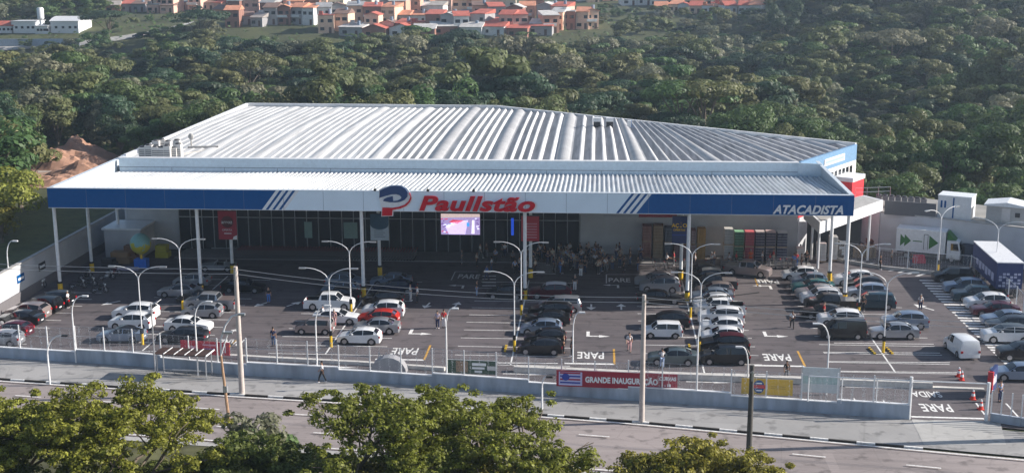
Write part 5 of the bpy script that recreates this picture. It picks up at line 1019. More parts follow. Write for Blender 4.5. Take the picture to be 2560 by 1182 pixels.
CL = {n_: mat('cloth_'+n_, c_, .85, var=.15, scale=8) for n_, c_ in dict(white=(.74, .73, .75), black=(.015, .015, .018), navy=(.02, .03, .09), lilac=(.42, .36, .46), red=(.62, .03, .04), blue=(.08, .2, .5), paleblue=(.35, .45, .65), grey=(.2, .2, .21), orange=(.75, .12, .02), jeans=(.06, .1, .2), pink=(.6, .35, .35), brown=(.12, .06, .04), cream=(.6, .55, .45)).items()}
def person(px, py, ps, sh, tr_, hd, label, sc_=1.0, grp=None, z=.012):
    x, y = at(px, py, z); e = empty('person', (x, y, z), R(hd), label, 'person', grp); e.scale = (sc_, sc_, sc_*rnd.uniform(.95, 1.04)); m = PM[ps]
    link('body', m[0], rnd.choice(skins), e); link('shirt', m[1], CL[sh], e); link('trousers', m[2], CL[tr_], e); link('hair', m[3], hairs[0] if rnd.random() < .8 else hairs[1], e); link('shoes', m[4], CL['black'] if rnd.random() < .7 else CL['white'], e)
    return e
PP = [(171, 770, 'arms', 'white', 'white', 180, 'person all in white at the raised tailgate by the left wall'), (684, 865, 'stand', 'navy', 'jeans', 90, 'person in a navy top standing left of the box shaped compact'),
 (806, 955, 'walk', 'white', 'black', 180, 'pedestrian in white top and black trousers walking on the pavement'), (1094, 821, 'stand', 'lilac', 'navy', 90, 'person in lilac top and navy trousers crossing the lot beside one in red'),
 (1110, 819, 'stand', 'red', 'white', 90, 'person in red top and white trousers beside the one in lilac'), (1573, 878, 'walk', 'white', 'pink', -90, 'person in white walking in the aisle left of the concrete pole'),
 (1655, 920, 'lean', 'white', 'paleblue', 100, 'person leaning at the door of the grey green saloon'), (1409, 883, 'stand', 'black', 'black', 0, 'man in black at the tail of the nearest black hatchback, left one'), (1429, 890, 'stand', 'black', 'black', 180, 'man in black at the tail of the nearest black hatchback, right one'),
 (1980, 820, 'walk', 'white', 'black', 90, 'person in white top and black shorts in the aisle left of the white crossover'), (1966, 950, 'walk', 'black', 'grey', -90, 'dark clothed person just inside the front fence above the mustard banner'),
 (2300, 777, 'stand', 'white', 'navy', -90, 'guard in white shirt and dark trousers in the middle of the right lane'), (2499, 1003, 'stand', 'paleblue', 'navy', -60, 'guard in pale shirt and navy trousers beside the exit totem'),
 (2059, 800, 'stand', 'red', 'black', 0, 'woman in red top behind the black double cab pickup'), (2157, 778, 'stand', 'black', 'black', 90, 'person in black by the lamp behind the double cab pickup'),
 (1026, 752, 'arms', 'white', 'white', 0, 'person in white, left of two, beside the navy saloon'), (1044, 757, 'stand', 'white', 'black', 180, 'person in white top and black trousers, right of two, beside the navy saloon'), (672, 757, 'stand', 'black', 'blue', 90, 'person in dark top and blue trousers alone in the left shade'),
 (808, 806, 'stand', 'white', 'grey', 180, 'person in white between the pickup and the compact'), (836, 818, 'stand', 'pink', 'pink', 90, 'person in pale pink behind the box shaped compact'), (1155, 661, 'stand', 'grey', 'grey', 180, 'person in grey standing under the video screen'), (1192, 741, 'stand', 'black', 'paleblue', 0, 'person in pale trousers left of the charcoal hatchback'),
 (1217, 700, 'walk', 'blue', 'navy', 200, 'person in blue walking beside the shaded PARE marking'), (1437, 727, 'stand', 'black', 'white', 90, 'person in black top with white lower legs in the shade aisle'), (1401, 684, 'arms', 'blue', 'blue', 0, 'person dressed in blue in the queue'), (1452, 692, 'stand', 'grey', 'white', 90, 'person in grey top and white trousers in the queue'),
 (1666, 670, 'push', 'white', 'black', 0, 'person in white at the trolleys left of the navy banner post'), (1684, 664, 'stand', 'red', 'grey', 180, 'person in red top left of the navy banner post'), (1737, 668, 'stand', 'white', 'grey', 0, 'person in white just right of the fourth front column'), (1778, 668, 'push', 'white', 'black', 0, 'person in white with a trolley by the brown pallet stack'),
 (1785, 664, 'stand', 'white', 'jeans', 180, 'person in white top and jeans close to the brown pallet stack'), (1822, 668, 'walk', 'white', 'grey', 180, 'person in white walking at the left end of the beer stacks'), (1840, 667, 'stand', 'red', 'black', 0, 'person with a red bag before the green crate stack'), (1859, 665, 'stand', 'grey', 'black', 0, 'person in grey with black trousers before the red crate stack'),
 (1876, 662, 'stand', 'orange', 'orange', 90, 'person in bright orange overalls'), (1905, 664, 'stand', 'white', 'grey', 0, 'person in a loose white top before the dark crate stacks'), (1924, 667, 'stand', 'red', 'white', 0, 'person in red top and white trousers before the dark crate stacks'), (1933, 660, 'arms', 'red', 'cream', 0, 'person in red close to the crate wall'),
 (1984, 672, 'stand', 'blue', 'grey', 90, 'person in blue and red at the right end of the stacks'), (1990, 668, 'stand', 'red', 'blue', 90, 'person in a red top at the right end of the stacks'), (2003, 671, 'stand', 'brown', 'brown', 180, 'person all in brown near the loading canopy'), (2015, 664, 'walk', 'black', 'black', 60, 'person in black near the loading canopy column'), (2000, 648, 'stand', 'white', 'black', 0, 'person in white by the loading doorway'),
 (2200, 674, 'stand', 'black', 'black', 0, 'tall dark figure by the yard kerb'), (2228, 664, 'stand', 'grey', 'black', 0, 'dark clothed worker behind the yard fence'), (2276, 668, 'arms', 'black', 'navy', 0, 'dark clothed worker in front of the box truck'), (2425, 690, 'arms', 'black', 'black', 180, 'person in black at the corner of the yard fence')]
for p in PP: person(*p)
cr_ = ['white', 'black', 'navy', 'grey', 'brown', 'paleblue', 'cream', 'white', 'black', 'navy']
for i in range(84):
    px = 1190+i*12.5+rnd.uniform(-5, 5) if i < 34 else rnd.triangular(1290, 1610, 1470); py = rnd.uniform(640, 688); c1, c2 = rnd.choice(cr_), rnd.choice(['black', 'navy', 'grey', 'jeans', 'black'])
    person(px, py, rnd.choice(['stand', 'stand', 'arms', 'walk']), c1, c2, rnd.uniform(0, 360), 'person waiting in the shaded crowd at the store entrance', grp='crowd waiting at the entrance', z=.15 if py < 658 else .012)
# ---------------------------------------------------------------- shopping carts
ctm = mat('cart_wire', (.25, .25, .27), .4, .6)
def cart(name='shopping_cart'):
    e = empty(name, (0, 0, 0), 0, '', 'cart'); q = MB(); z0, z1 = .45, .95
    b0 = [(-.35, -.2), (.4, -.2), (.4, .2), (-.35, .2)]; b1 = [(-.45, -.27), (.5, -.27), (.5, .27), (-.45, .27)]
    for k in range(4):
        for t in (0, .33, .66, 1): 
            A = [b0[j][0]+(b1[j][0]-b0[j][0])*t for j in range(4)]; B = [b0[j][1]+(b1[j][1]-b0[j][1])*t for j in range(4)]; z = z0+(z1-z0)*t; q.tube([(A[k], B[k], z), (A[(k+1) % 4], B[(k+1) % 4], z)], .012, 4, cap=False)
        for t in (0, .25, .5, .75): a, b = b0[k], b0[(k+1) % 4]; c_, d_ = b1[k], b1[(k+1) % 4]; q.tube([(a[0]+(b[0]-a[0])*t, a[1]+(b[1]-a[1])*t, z0), (c_[0]+(d_[0]-c_[0])*t, c_[1]+(d_[1]-c_[1])*t, z1)], .01, 4, cap=False)
    q.build('basket', ctm, e); q = MB(); [q.tube([(-.5, s_*.25, 1.0), (-.35, s_*.22, .15), (.45, s_*.2, .12)], .02, 5) for s_ in (-1, 1)]; q.build('frame', ctm, e); q = MB(); q.tube([(-.52, -.28, 1.02), (-.52, .28, 1.02)], .025, 6); q.build('handle', redp, e)
    q = MB(); [q.tube([(x_, s_*.22-.02, .07), (x_, s_*.22+.02, .07)], .07, 8) for x_ in (-.33, .4) for s_ in (-1, 1)]; q.build('wheels', rubber, e); return e
c0 = cart(); c0['group'] = 'nested shopping carts along the glazing'; c0['label'] = 'wire shopping cart in the long nested rows along the glazing'
sx0 = at(592, 640, .15)[0]; n = 0
for row in range(3):
    for i in range(62):
        o = c0 if n == 0 else copy_tree(c0); o.location = (sx0+.33*i, 140.2-row*.75, .15); o.rotation_euler.z = math.pi+rnd.uniform(-.03, .03); n += 1
for i, (px, py) in enumerate([(1648, 676), (1672, 676), (1700, 674), (1722, 672), (1776, 672), (1930, 672), (1946, 671), (1962, 671), (1978, 670), (1640, 668)]):
    x, y = at(px, py); o = copy_tree(c0); o.location = (x, y, .01); o.rotation_euler.z = rnd.uniform(-.3, .3); o['group'] = 'loose shopping carts on the sunlit walkway'; o['label'] = 'loose wire shopping cart standing on the sunlit kerb by the stacks'
for (px, py, n_, l_) in [(1845, 672, 1, 'trolley corral of low steel rails in front of the beer stacks'), (1960, 668, 1, 'trolley corral of low steel rails at the right end of the beer stacks')]:
    x, y = at(px, py); q = MB(); [q.tube([(-1.8, yy, z), (1.8, yy, z)], .03, 5) for yy in (0, .9) for z in (.4, .9)]; [q.tube([(xx, yy, 0), (xx, yy, .9)], .03, 5) for xx in (-1.8, 0, 1.8) for yy in (0, .9)]; tag(q.build('trolley_corral', steel, loc=(x, y, .01)), l_, 'corral')
# ---------------------------------------------------------------- goods stacked at the wall
def stack(px0, px1, pytop, pybase, m1, m2, label, tiers=2, Y=None, cratesty=True):
    x0, y = at(px0, pybase, .15); x1, _ = at(px1, pybase, .15); zt_ = atY(px0, pytop, y)[1]; e = empty('goods_stack', (x0, y, .15), 0, label, 'crates'); W = x1-x0; H_ = zt_-.15
    for t in range(tiers):
        z0 = t*H_/tiers; h = H_/tiers; q = MB(); q.box(.03, .05, z0+.0, W-.03, 1.25, z0+.13); q.build('pallet', wood, e)
        n_ = max(3, int(h/.32)); hh = (h-.16)/n_; q = MB()
        for k in range(n_):
            for c_ in range(3): q.box(.05+(W-.1)/3*c_+.01, .02+rnd.uniform(0, .04), z0+.14+hh*k, .05+(W-.1)/3*(c_+1)-.01, 1.2, z0+.14+hh*(k+1)-.05, 0)
            q.box(.07, .08, z0+.14+hh*(k+1)-.05, W-.07, 1.1, z0+.14+hh*(k+1), 1)
        q.build('crates', [m1, m2], e)
    q = MB(); q.box(.06, .06, H_-.02, W-.06, 1.2, H_+.06); q.build('wrap', m2, e); return e
mc = lambda n_, c_: mat('goods_'+n_, c_, .6, var=.15)
gd = [(1604, 1629, 565, 645, mc('brown', (.28, .14, .12)), mc('d1', (.12, .05, .05)), 'tall stack of brown cartons, leftmost at the shaded grey wall'), (1631, 1658, 564, 645, mc('tan', (.30, .22, .14)), mc('d2', (.16, .09, .06)), 'tall stack of tan cartons second from the left at the grey wall'), (1660, 1681, 570, 645, mc('slate', (.14, .16, .2)), mc('d3', (.05, .06, .09)), 'slate wrapped stack left of the navy banner'),
      (1683, 1716, 575, 648, mc('plum', (.16, .09, .1)), mc('d4', (.08, .04, .05)), 'plum coloured carton stack behind the navy banner'), (1726, 1739, 576, 648, mc('rose', (.4, .3, .3)), mc('d5', (.2, .08, .08)), 'narrow stack with pale rose bands right of the fourth column'), (1741, 1764, 573, 650, mc('ochre', (.42, .25, .08)), mc('ochre2', (.36, .2, .06)), 'tall ochre carton stack right of the fourth column'),
      (1808, 1832, 574, 652, mc('pale', (.45, .45, .45)), mc('pale2', (.65, .63, .6)), 'pale grey crate stack, leftmost of the sunlit beer stacks'), (1834, 1859, 581, 654, mc('dgreen', (.06, .14, .09)), mc('green', (.25, .5, .3)), 'crate stack with a light green top'), (1860, 1885, 581, 655, mc('crim', (.36, .06, .08)), mc('redtop', (.7, .15, .17)), 'crimson crate stack right of the green topped one'),
      (1886, 1911, 581, 656, mc('ink', (.06, .055, .09)), mc('cream', (.6, .5, .48)), 'dark crate stack with a cream top beside the crimson one'), (1912, 1938, 581, 656, mc('ink', (0, 0, 0)), mc('rosetop', (.62, .45, .43)), 'dark crate stack with a rose top, second from the right'), (1940, 1967, 582, 657, mc('ink2', (.05, .055, .1)), mc('grey_top', (.55, .53, .53)), 'dark crate stack with a grey top, rightmost of the row')]
for g_ in gd: stack(*g_)
for (px0, px1, pt, pb, a, b, l_) in [(1990, 2010, 622, 652, mc('pale2', (0, 0, 0)), mc('cream', (0, 0, 0)), 'low cream wrapped pallet left of the loading canopy column'), (2042, 2066, 610, 655, mc('white_wrap', (.62, .6, .58)), mc('cream', (0, 0, 0)), 'white wrapped pallets at the yard fence corner'), (2072, 2094, 594, 652, mc('white_wrap', (0, 0, 0)), mc('pale2', (0, 0, 0)), 'tall white wrapped pallets beside the corner column'), (2096, 2118, 600, 640, mc('blue_wrap', (.45, .52, .62)), mc('white_wrap', (0, 0, 0)), 'pale blue wrapped pallets behind the corner column')]: stack(px0, px1, pt, pb, a, b, l_, 1)
for k, (px, py, n_, l_) in enumerate([(2110, 640, 9, 'long heap of stacked wooden pallets behind the yard fence'), (2160, 650, 9, 'wooden pallet pile with a cream top behind the yard fence'), (2195, 625, 6, 'reddish pallet pile against the yard wall')]):
    x, y = at(px, py); q = MB()
    for i in range(n_):
        for c_ in range(2): ox = 1.35*c_+rnd.uniform(-.06, .06); q.box(ox, 0, .16*i, ox+1.2, 1.1, .16*i+.05, 0); [q.box(ox+.5*j, 0, .16*i+.05, ox+.5*j+.12, 1.1, .16*i+.14, 0) for j in range(3)]
    tag(q.build('pallet_pile', wood if k < 2 else mat('red_wood', (.2, .07, .05), .8, var=.3), loc=(x-1, y+1, .01)), l_, 'pallets')
x, y = at(2290, 664); q = MB(); q.box(0, 0, 0, 1.3, .9, .5); q.box(.1, .1, .5, 1.2, .8, .85); tag(q.build('red_crate', mat('bright_crate', (.6, .06, .1), .6), loc=(x, y+1, .01)), 'pinkish red crate in front of the box truck', 'crates')
for i, px in enumerate((2250, 2272)):
    x, y = at(px, 668); q = MB(); [q.tube([(t, 0, 0), (t, 0, 1.0)], .02, 4) for t in (0, .25, .5, .75, 1)]; q.tube([(0, 0, 1), (1, 0, 1)], .025, 5); q.tube([(0, 0, .2), (1, 0, .2)], .025, 5); tag(q.build('crowd_barrier', steel, loc=(x, y+.8, .01)), ['white barrier behind the yard kerb, left one', 'white barrier behind the yard kerb, right one'][i], 'barrier')
x, y = at(2420, 670, 0); q = MB(); q.box(0, 0, 0, 2.2, 1.6, 2.0); q.box(.1, .1, 2.0, 2.1, 1.5, 2.1); tag(q.build('yard_bin', mat('dark_blue_bin', (.02, .03, .06), .6), loc=(x, y+1.5, .01)), 'dark container between the box truck and the trailer', 'bin')
# ---------------------------------------------------------------- houses
hm = lambda n_, c_, v=.15: mat('house_'+n_, c_, .85, var=v, scale=.6)
WC = {'bare orange block': (.66, .36, .26), 'salmon': (.76, .48, .39), 'cream': (.72, .64, .52), 'white': (.70, .70, .70), 'brown brick': (.32, .16, .12), 'grey': (.38, .37, .38), 'peach': (.80, .54, .40)}
RC = {'red tile': (.52, .14, .10), 'orange tile': (.64, .28, .17), 'dull brown': (.24, .15, .12), 'grey sheet': (.35, .35, .36), 'flat concrete': (.40, .36, .33), 'pale sheet': (.6, .58, .56)}
hr = random.Random(21); used = {}; HP = []
def house(px, py, wpx, st_, wc, rc, kind, where, d=8.0):
    x, y, z = att(px, py); s_ = y/FPX; W = wpx*s_; e = empty('house', (x, y, z-.3), R(hr.uniform(-22, 14)), '', 'house', 'houses of the hillside town'); HP.append((x, y+d/2, max(W, d)*.62)); H_ = 2.9*st_+.5
    lab = ('two storey ' if st_ > 1 else 'one storey ')+wc+' house, '+rc+' roof, '+where; k = used.get(lab, 0); used[lab] = k+1
    e['label'] = lab+('' if k == 0 else [', second one', ', third one', ', fourth one', ', fifth one'][min(k-1, 3)])
    wm_ = hm(wc.replace(' ', '_'), WC[wc]); rm_ = hm(rc.replace(' ', '_'), RC[rc], .25)
    q = MB(); q.box(-W/2, 0, -4, W/2, d, H_)
    if kind == 'gable': q.wallxz([(-W/2, H_), (W/2, H_), (0, H_+W*.17)], .1, d-.1)
    wl = q.build('wall', wm_, e); q = MB()
    if kind == 'gable':
        for s2 in (-1, 1): q.wallxz([(s2*(W/2+.35), H_-.05), (0, H_+W*.19), (0, H_+W*.19+.12), (s2*(W/2+.35), H_+.1)], -.4, d+.3)
    elif kind == 'ridge': q.add([(-W/2-.3, -.5, H_), (W/2+.3, -.5, H_), (W/2+.3, d/2, H_+1.5), (-W/2-.3, d/2, H_+1.5), (-W/2-.3, d+.4, H_), (W/2+.3, d+.4, H_), (-W/2-.3, -.5, H_-.12), (W/2+.3, -.5, H_-.12)], [(0, 1, 2, 3), (3, 2, 5, 4), (0, 3, 4), (1, 5, 2), (6, 7, 1, 0)])
    elif kind == 'shed': q.add([(-W/2-.2, -.5, H_+.1), (W/2+.2, -.5, H_+.1), (W/2+.2, d+.2, H_+1.3), (-W/2-.2, d+.2, H_+1.3), (-W/2-.2, -.5, H_-.1), (W/2+.2, -.5, H_-.1), (W/2+.2, d+.2, H_-.1), (-W/2-.2, d+.2, H_-.1)], [(0, 1, 2, 3), (4, 5, 1, 0), (5, 6, 2, 1), (6, 7, 3, 2), (7, 4, 0, 3)])
    else: q.box(-W/2-.15, -.2, H_+.0, W/2+.15, d+.15, H_+.22); q.box(-W/2+.3, .3, H_+.22, -W/2+1.6, 1.8, H_+1.3)
    q.build('roof', rm_, e)
    n_ = max(2, int(W/3))
    for f_ in range(st_):
        for i in range(n_):
            xx = -W/2+W*(i+.5)/n_; zz_ = 2.7*f_+1.2
            if f_ == 0 and i == n_//2: q = MB(); q.box(xx-.45, -.06, .3, xx+.45, 0, 2.3); q.build('door', hm('door_brown', (.12, .07, .05)), e)
            elif hr.random() < .85: q = MB(); w__ = hr.uniform(.5, .9); q.box(xx-w__, -.05, zz_, xx+w__, 0, zz_+1.1); q.build('window', glass, e)
    if hr.random() < .4: q = MB(); q.tube([(W*.2, d*.4, H_), (W*.2, d*.4, H_+2.0)], .55, 8); q.build('water_tank', hm('tank_blue', (.25, .32, .42)), e)
    if st_ > 1 and hr.random() < .5: q = MB(); q.box(-W/2, -1.1, 2.8, W/2*.6, 0, 2.95); q.box(-W/2, -1.1, 2.95, W/2*.6, -1.0, 3.7); q.build('balcony', hm('white', WC['white']), e)
wk, rk = list(WC), list(RC)
def hrow(p0, p1, py, n_, where, pal=None, rp=None, jit=4, st_=None, wp=60):
    n_ = max(2, round(n_*1.75))
    for i in range(n_):
        px = p0+(p1-p0)*(i+.5)/n_+hr.uniform(-4, 4)
        house(px, py+hr.uniform(-jit, jit), (p1-p0)/n_*hr.uniform(.92, 1.12), st_ or hr.choice([1, 2, 2]), hr.choice(pal or wk), hr.choice(rp or rk), hr.choice(['gable', 'ridge', 'shed', 'flat', 'ridge', 'shed']), where)
hrow(800, 1400, 82, 9, 'nearest town row', rp=['red tile', 'red tile', 'pale sheet', 'dull brown'])
hrow(1375, 1500, 76, 2, 'right end of nearest town row', ['brown brick', 'peach'], ['pale sheet', 'orange tile'])
hrow(565, 790, 66, 4, 'left end of nearest town row', ['grey', 'brown brick', 'salmon', 'white'])
hrow(790, 1420, 60, 9, 'second town row')
hrow(530, 800, 46, 4, 'left of second town row', ['bare orange block', 'salmon', 'brown brick'])
hrow(780, 1400, 40, 9, 'third town row')
hrow(520, 800, 26, 4, 'left of third town row', ['bare orange block', 'salmon', 'peach'])
hrow(800, 1260, 20, 6, 'fourth town row')
hrow(560, 1230, 3, 8, 'topmost town row')
hrow(850, 1380, 92, 5, 'at the forest edge', ['brown brick', 'grey', 'white'], ['pale sheet', 'red tile'], st_=1)
hrow(400, 540, 30, 2, 'left of the town under the trees', ['salmon', 'white'])
hrow(270, 430, 34, 3, 'beside the far road', ['brown brick', 'grey', 'salmon'], st_=1)
hrow(280, 420, 14, 2, 'upper left town end')
OR_ = ['orange tile', 'orange tile', 'red tile']
hrow(1640, 1900, 34, 5, 'lowest row at top right', ['white', 'cream', 'peach'], OR_, st_=1)
hrow(1560, 1900, 18, 6, 'middle row at top right', ['white', 'cream', 'peach'], OR_, st_=1)
hrow(1440, 1880, 3, 8, 'top row at top right', ['white', 'cream', 'peach'], OR_, st_=1)
# white industrial buildings, tower, wall, road at the top left
def slab(px0, px1, py, h, d, label, name, cat, rc=None, m_=white):
    x0, y, z = att(px0, py); x1 = x0+(px1-px0)*y/FPX; e = empty(name, (x0, y, z-.5), 0, label, cat); q = MB(); q.box(0, 0, -3, x1-x0, d, h); q.build('wall', m_, e); q = MB(); W = x1-x0
    n_ = 10; q.add([(-.3, -.4+(d+.8)*i/n_, h+.1+(1.4*math.sin(math.pi*i/n_) if rc else 0)) for i in range(n_+1)]+[(W+.3, -.4+(d+.8)*i/n_, h+.1+(1.4*math.sin(math.pi*i/n_) if rc else 0)) for i in range(n_+1)], [(i, i+1, n_+2+i, n_+1+i) for i in range(n_)]); q.box(-.3, -.4, h-.1, W+.3, d+.4, h+.08)
    q.build('roof', m_ if rc != 'red' else hm('red_tile', RC['red tile']), e); q = MB(); [q.box(W*t, -.05, h*.45, W*t+.9, 0, h*.45+.8) for t in (.15, .4, .65, .85)]; q.build('window', glass, e); HP.append(((x0+x1)/2, y+d/2, max(abs(W), d)*.55)); return e
slab(30, 92, 84, 4.5, 8, 'low white industrial building left of the water tower', 'factory_building', 'building'); slab(128, 200, 84, 4.5, 12, 'white vaulted shed right of the water tower', 'factory_building', 'building', 'v'); slab(-10, 36, 84, 3, 7, 'small white house with a red roof at the left edge', 'house', 'house', 'red'); slab(88, 122, 86, 3.2, 5, 'small white gatehouse at the foot of the water tower', 'gatehouse', 'building')
x, y, z = att(108, 82); wt_ = empty('water_tower', (x, y-1, z), 0, 'white cylindrical water tower at the top left', 'water tower'); q = MB(); q.tube([(0, 0, -1), (0, 0, 4.3)], .55, 14); q.build('stem', white, wt_, 40); q = MB(); q.tube([(0, 0, 4.3), (0, 0, 4.8), (0, 0, 8.2), (0, 0, 8.5)], [.6, 1.15, 1.15, .9], 18); q.build('tank', white, wt_, 40)
a, b = Vector(att(-40, 119)), Vector(att(200, 117)); q = MB(); zz0 = min(a.z, b.z); q.seg(a, b, .3, zz0-2, zz0+2.6); tag(q.build('factory_wall', mat('bluish_wall', (.42, .48, .56), .8, var=.2)), 'long pale bluish wall at the left edge below the white factory', 'wall')
rp = [Vector(att(*p)) for p in [(-40, 128), (205, 112), (300, 100), (390, 84), (480, 60)]]; q = MB(); vs = []
for i, p_ in enumerate(rp): vs += [(p_.x, p_.y-2, terr(p_.x, p_.y-2)+.25), (p_.x, p_.y+4, terr(p_.x, p_.y+4)+.25)]
q.add(vs, [(2*i, 2*i+2, 2*i+3, 2*i+1) for i in range(len(rp)-1)]); tag(q.build('hill_road', conc_m), kind='structure'); RD = rp
for (px, py, l_, c_) in [(345, 97, 'blue car on the far road at the top left', 'navy'), (1300, 88, 'white car before the nearest row of town houses', 'white')]:
    x, y, z = att(px, py); e = place_car('hatch', c_, x, y, 200, l_, None); e.location.z = z+.3
# earth works clearing at left
def mound(px, py, rx, ry, h, lab, sd):
    x, y = at(px, py); q = MB(); n_ = 26; vs = []
    for j in range(n_+1):
        for i in range(n_+1):
            u, v = i/n_*2-1, j/n_*2-1; r_ = max(0, 1-(u*u+v*v)); nn_ = noise.noise(Vector((u*2+sd, v*2, sd)))+.5*noise.noise(Vector((u*6+sd, v*6, sd))); vs.append((u*rx, v*ry, h*r_**1.1*(1+.7*nn_)+.0))
    q.add(vs, [(j*(n_+1)+i, j*(n_+1)+i+1, (j+1)*(n_+1)+i+1, (j+1)*(n_+1)+i) for j in range(n_) for i in range(n_)]); tag(q.build('soil_mound', soil, loc=(x, y, terr(x, y)-.03)), lab, 'mound')
mound(205, 392, 6.5, 4, 3.0, 'tall steep mound of red soil in the clearing left of the store', 1.3); mound(165, 415, 8, 5, 2.4, 'low broad mound of red soil in the clearing', 5.1); mound(215, 440, 7, 4, 1.9, 'lumpy red soil bank by the side of the canopy', 9.7); mound(140, 455, 6, 4, 1.2, 'lowest red soil bank at the edge of the clearing', 3.3)
cl = [at(*p) for p in [(60, 470), (60, 385), (260, 375), (290, 415), (230, 470)]]; q = MB(); q.add([(x, y, .0) for x, y in cl], [tuple(range(5))]); tag(q.build('clearing', mat('dry_soil', (.38, .24, .17), .95, var=.25, scale=.15)), kind='structure')
q = MB(); p_ = [at(*p) for p in [(90, 412), (205, 402), (200, 425), (95, 432)]]; q.add([(x, y, .02) for x, y in p_], [(0, 1, 2, 3)]); tag(q.build('dirt_road', mat('pale_track', (.42, .36, .31), .9)), kind='structure')
# ---------------------------------------------------------------- trees
LM = [leafmat('leaf_olive', (.135, .150, .058)), leafmat('leaf_green', (.090, .145, .048)), leafmat('leaf_dark', (.045, .082, .042)), leafmat('leaf_yellow', (.24, .24, .045)), leafmat('leaf_grey', (.19, .195, .12))]
bark = mat('bark', (.16, .13, .10), .9, var=.3, scale=2)
def leaf(q, p, n_, s_, r_):
    a = n_.cross(Vector((r_.uniform(-1, 1), r_.uniform(-1, 1), r_.uniform(-1, 1))))
    if a.length < 1e-4: a = Vector((1, 0, 0))
    a.normalize(); b = n_.cross(a); s2 = s_*r_.uniform(.5, 1.2); k = len(q.v)
    q.v += [tuple(p+a*s2*.9), tuple(p+b*s2*.5), tuple(p-a*s2*.9), tuple(p-b*s2*.5)]; q.f.append((k, k+1, k+2, k+3)); q.m.append(0)
def crown(sd, rx, h0, h1, nb, nl, ls, flat=.55, umb=0):
    r_ = random.Random(sd); q = MB(); bl_ = []
    for i in range(nb):
        for _ in range(50):
            u = Vector((r_.uniform(-1, 1), r_.uniform(-1, 1), r_.uniform(-1, 1)))
            if .35 < u.length < 1: break
        if umb: u.z = .3+.5*(1-u.x*u.x-u.y*u.y)+r_.uniform(-.25, .15)
        b = rx*r_.uniform(.24, .42); c = Vector((u.x*rx*.85, u.y*rx*.85, h0+(h1-h0)*(.5+.42*u.z))); bl_.append((c, b, b*(flat*r_.uniform(.7, 1.3) if not umb else .35)))
    for i in range(nl):
        c, b, bz = r_.choice(bl_); d_ = Vector((r_.gauss(0, 1), r_.gauss(0, 1), r_.gauss(.35, 1))).normalized(); k = r_.uniform(.86, 1.06)
        p = c+Vector((d_.x*b, d_.y*b, d_.z*bz))*k; nn_ = (d_+Vector((r_.uniform(-.45, .45), r_.uniform(-.45, .45), r_.uniform(-.1, .5)))).normalized(); leaf(q, p, nn_, ls, r_)
    t = MB(); t.tube([(0, 0, -1), (.1, 0, h0*.6), (.1, .1, h0+(h1-h0)*.4)], [.28, .2, .09], 7)
    for c, b, bz in bl_[:7]: t.tube([(.05, .02, h0*.7), tuple(Vector((.1, .1, h0*.7)).lerp(c, .55)+Vector((0, 0, .3))), tuple(c)], [.11, .07, .03], 5)
    return q.mesh('crown'), t.mesh('trunk', 50)
VAR = [crown(1, 4.6, 3, 9.5, 18, 4200, .30), crown(2, 3.8, 2, 9, 14, 3600, .28, .8), crown(3, 5.6, 5, 9.5, 20, 4000, .30, .35, 1), crown(4, 3.2, 1.5, 10.5, 14, 3200, .27, .9), crown(5, 5.2, 2.5, 8.5, 22, 5000, .29), crown(6, 3.0, .6, 5.2, 12, 1500, .28, .8), crown(7, 6.2, 5.5, 10.5, 20, 4400, .31, .3, 1), crown(8, 4.2, 2.5, 11, 18, 4200, .28, .7), crown(9, 2.4, .2, 3.8, 10, 1200, .26, .9), crown(10, 4.8, 2, 8, 16, 4200, .27, .6)]
tr = random.Random(5); cand = []
SPOLY = [(-62, 120), (26, 120), (72, 120), (72, 140), (38, 162), (35, 160), (-14.5, 199), (-60, 201)]
def inpoly(x, y, P_):
    c_ = False; j = len(P_)-1
    for i in range(len(P_)):
        if (P_[i][1] > y) != (P_[j][1] > y) and x < (P_[j][0]-P_[i][0])*(y-P_[i][1])/(P_[j][1]-P_[i][1])+P_[i][0]: c_ = not c_
        j = i
    return c_
def scr(x, y, z):
    v = Vector((x, y, z-CAMH)); w_ = v.dot(FW); return 1280+FPX*v.dot(RT)/w_, 591-FPX*v.dot(UP)/w_
y = 196; 
def sp_at(y): return 5.5+(y-190)*.0065
yy = 158.0
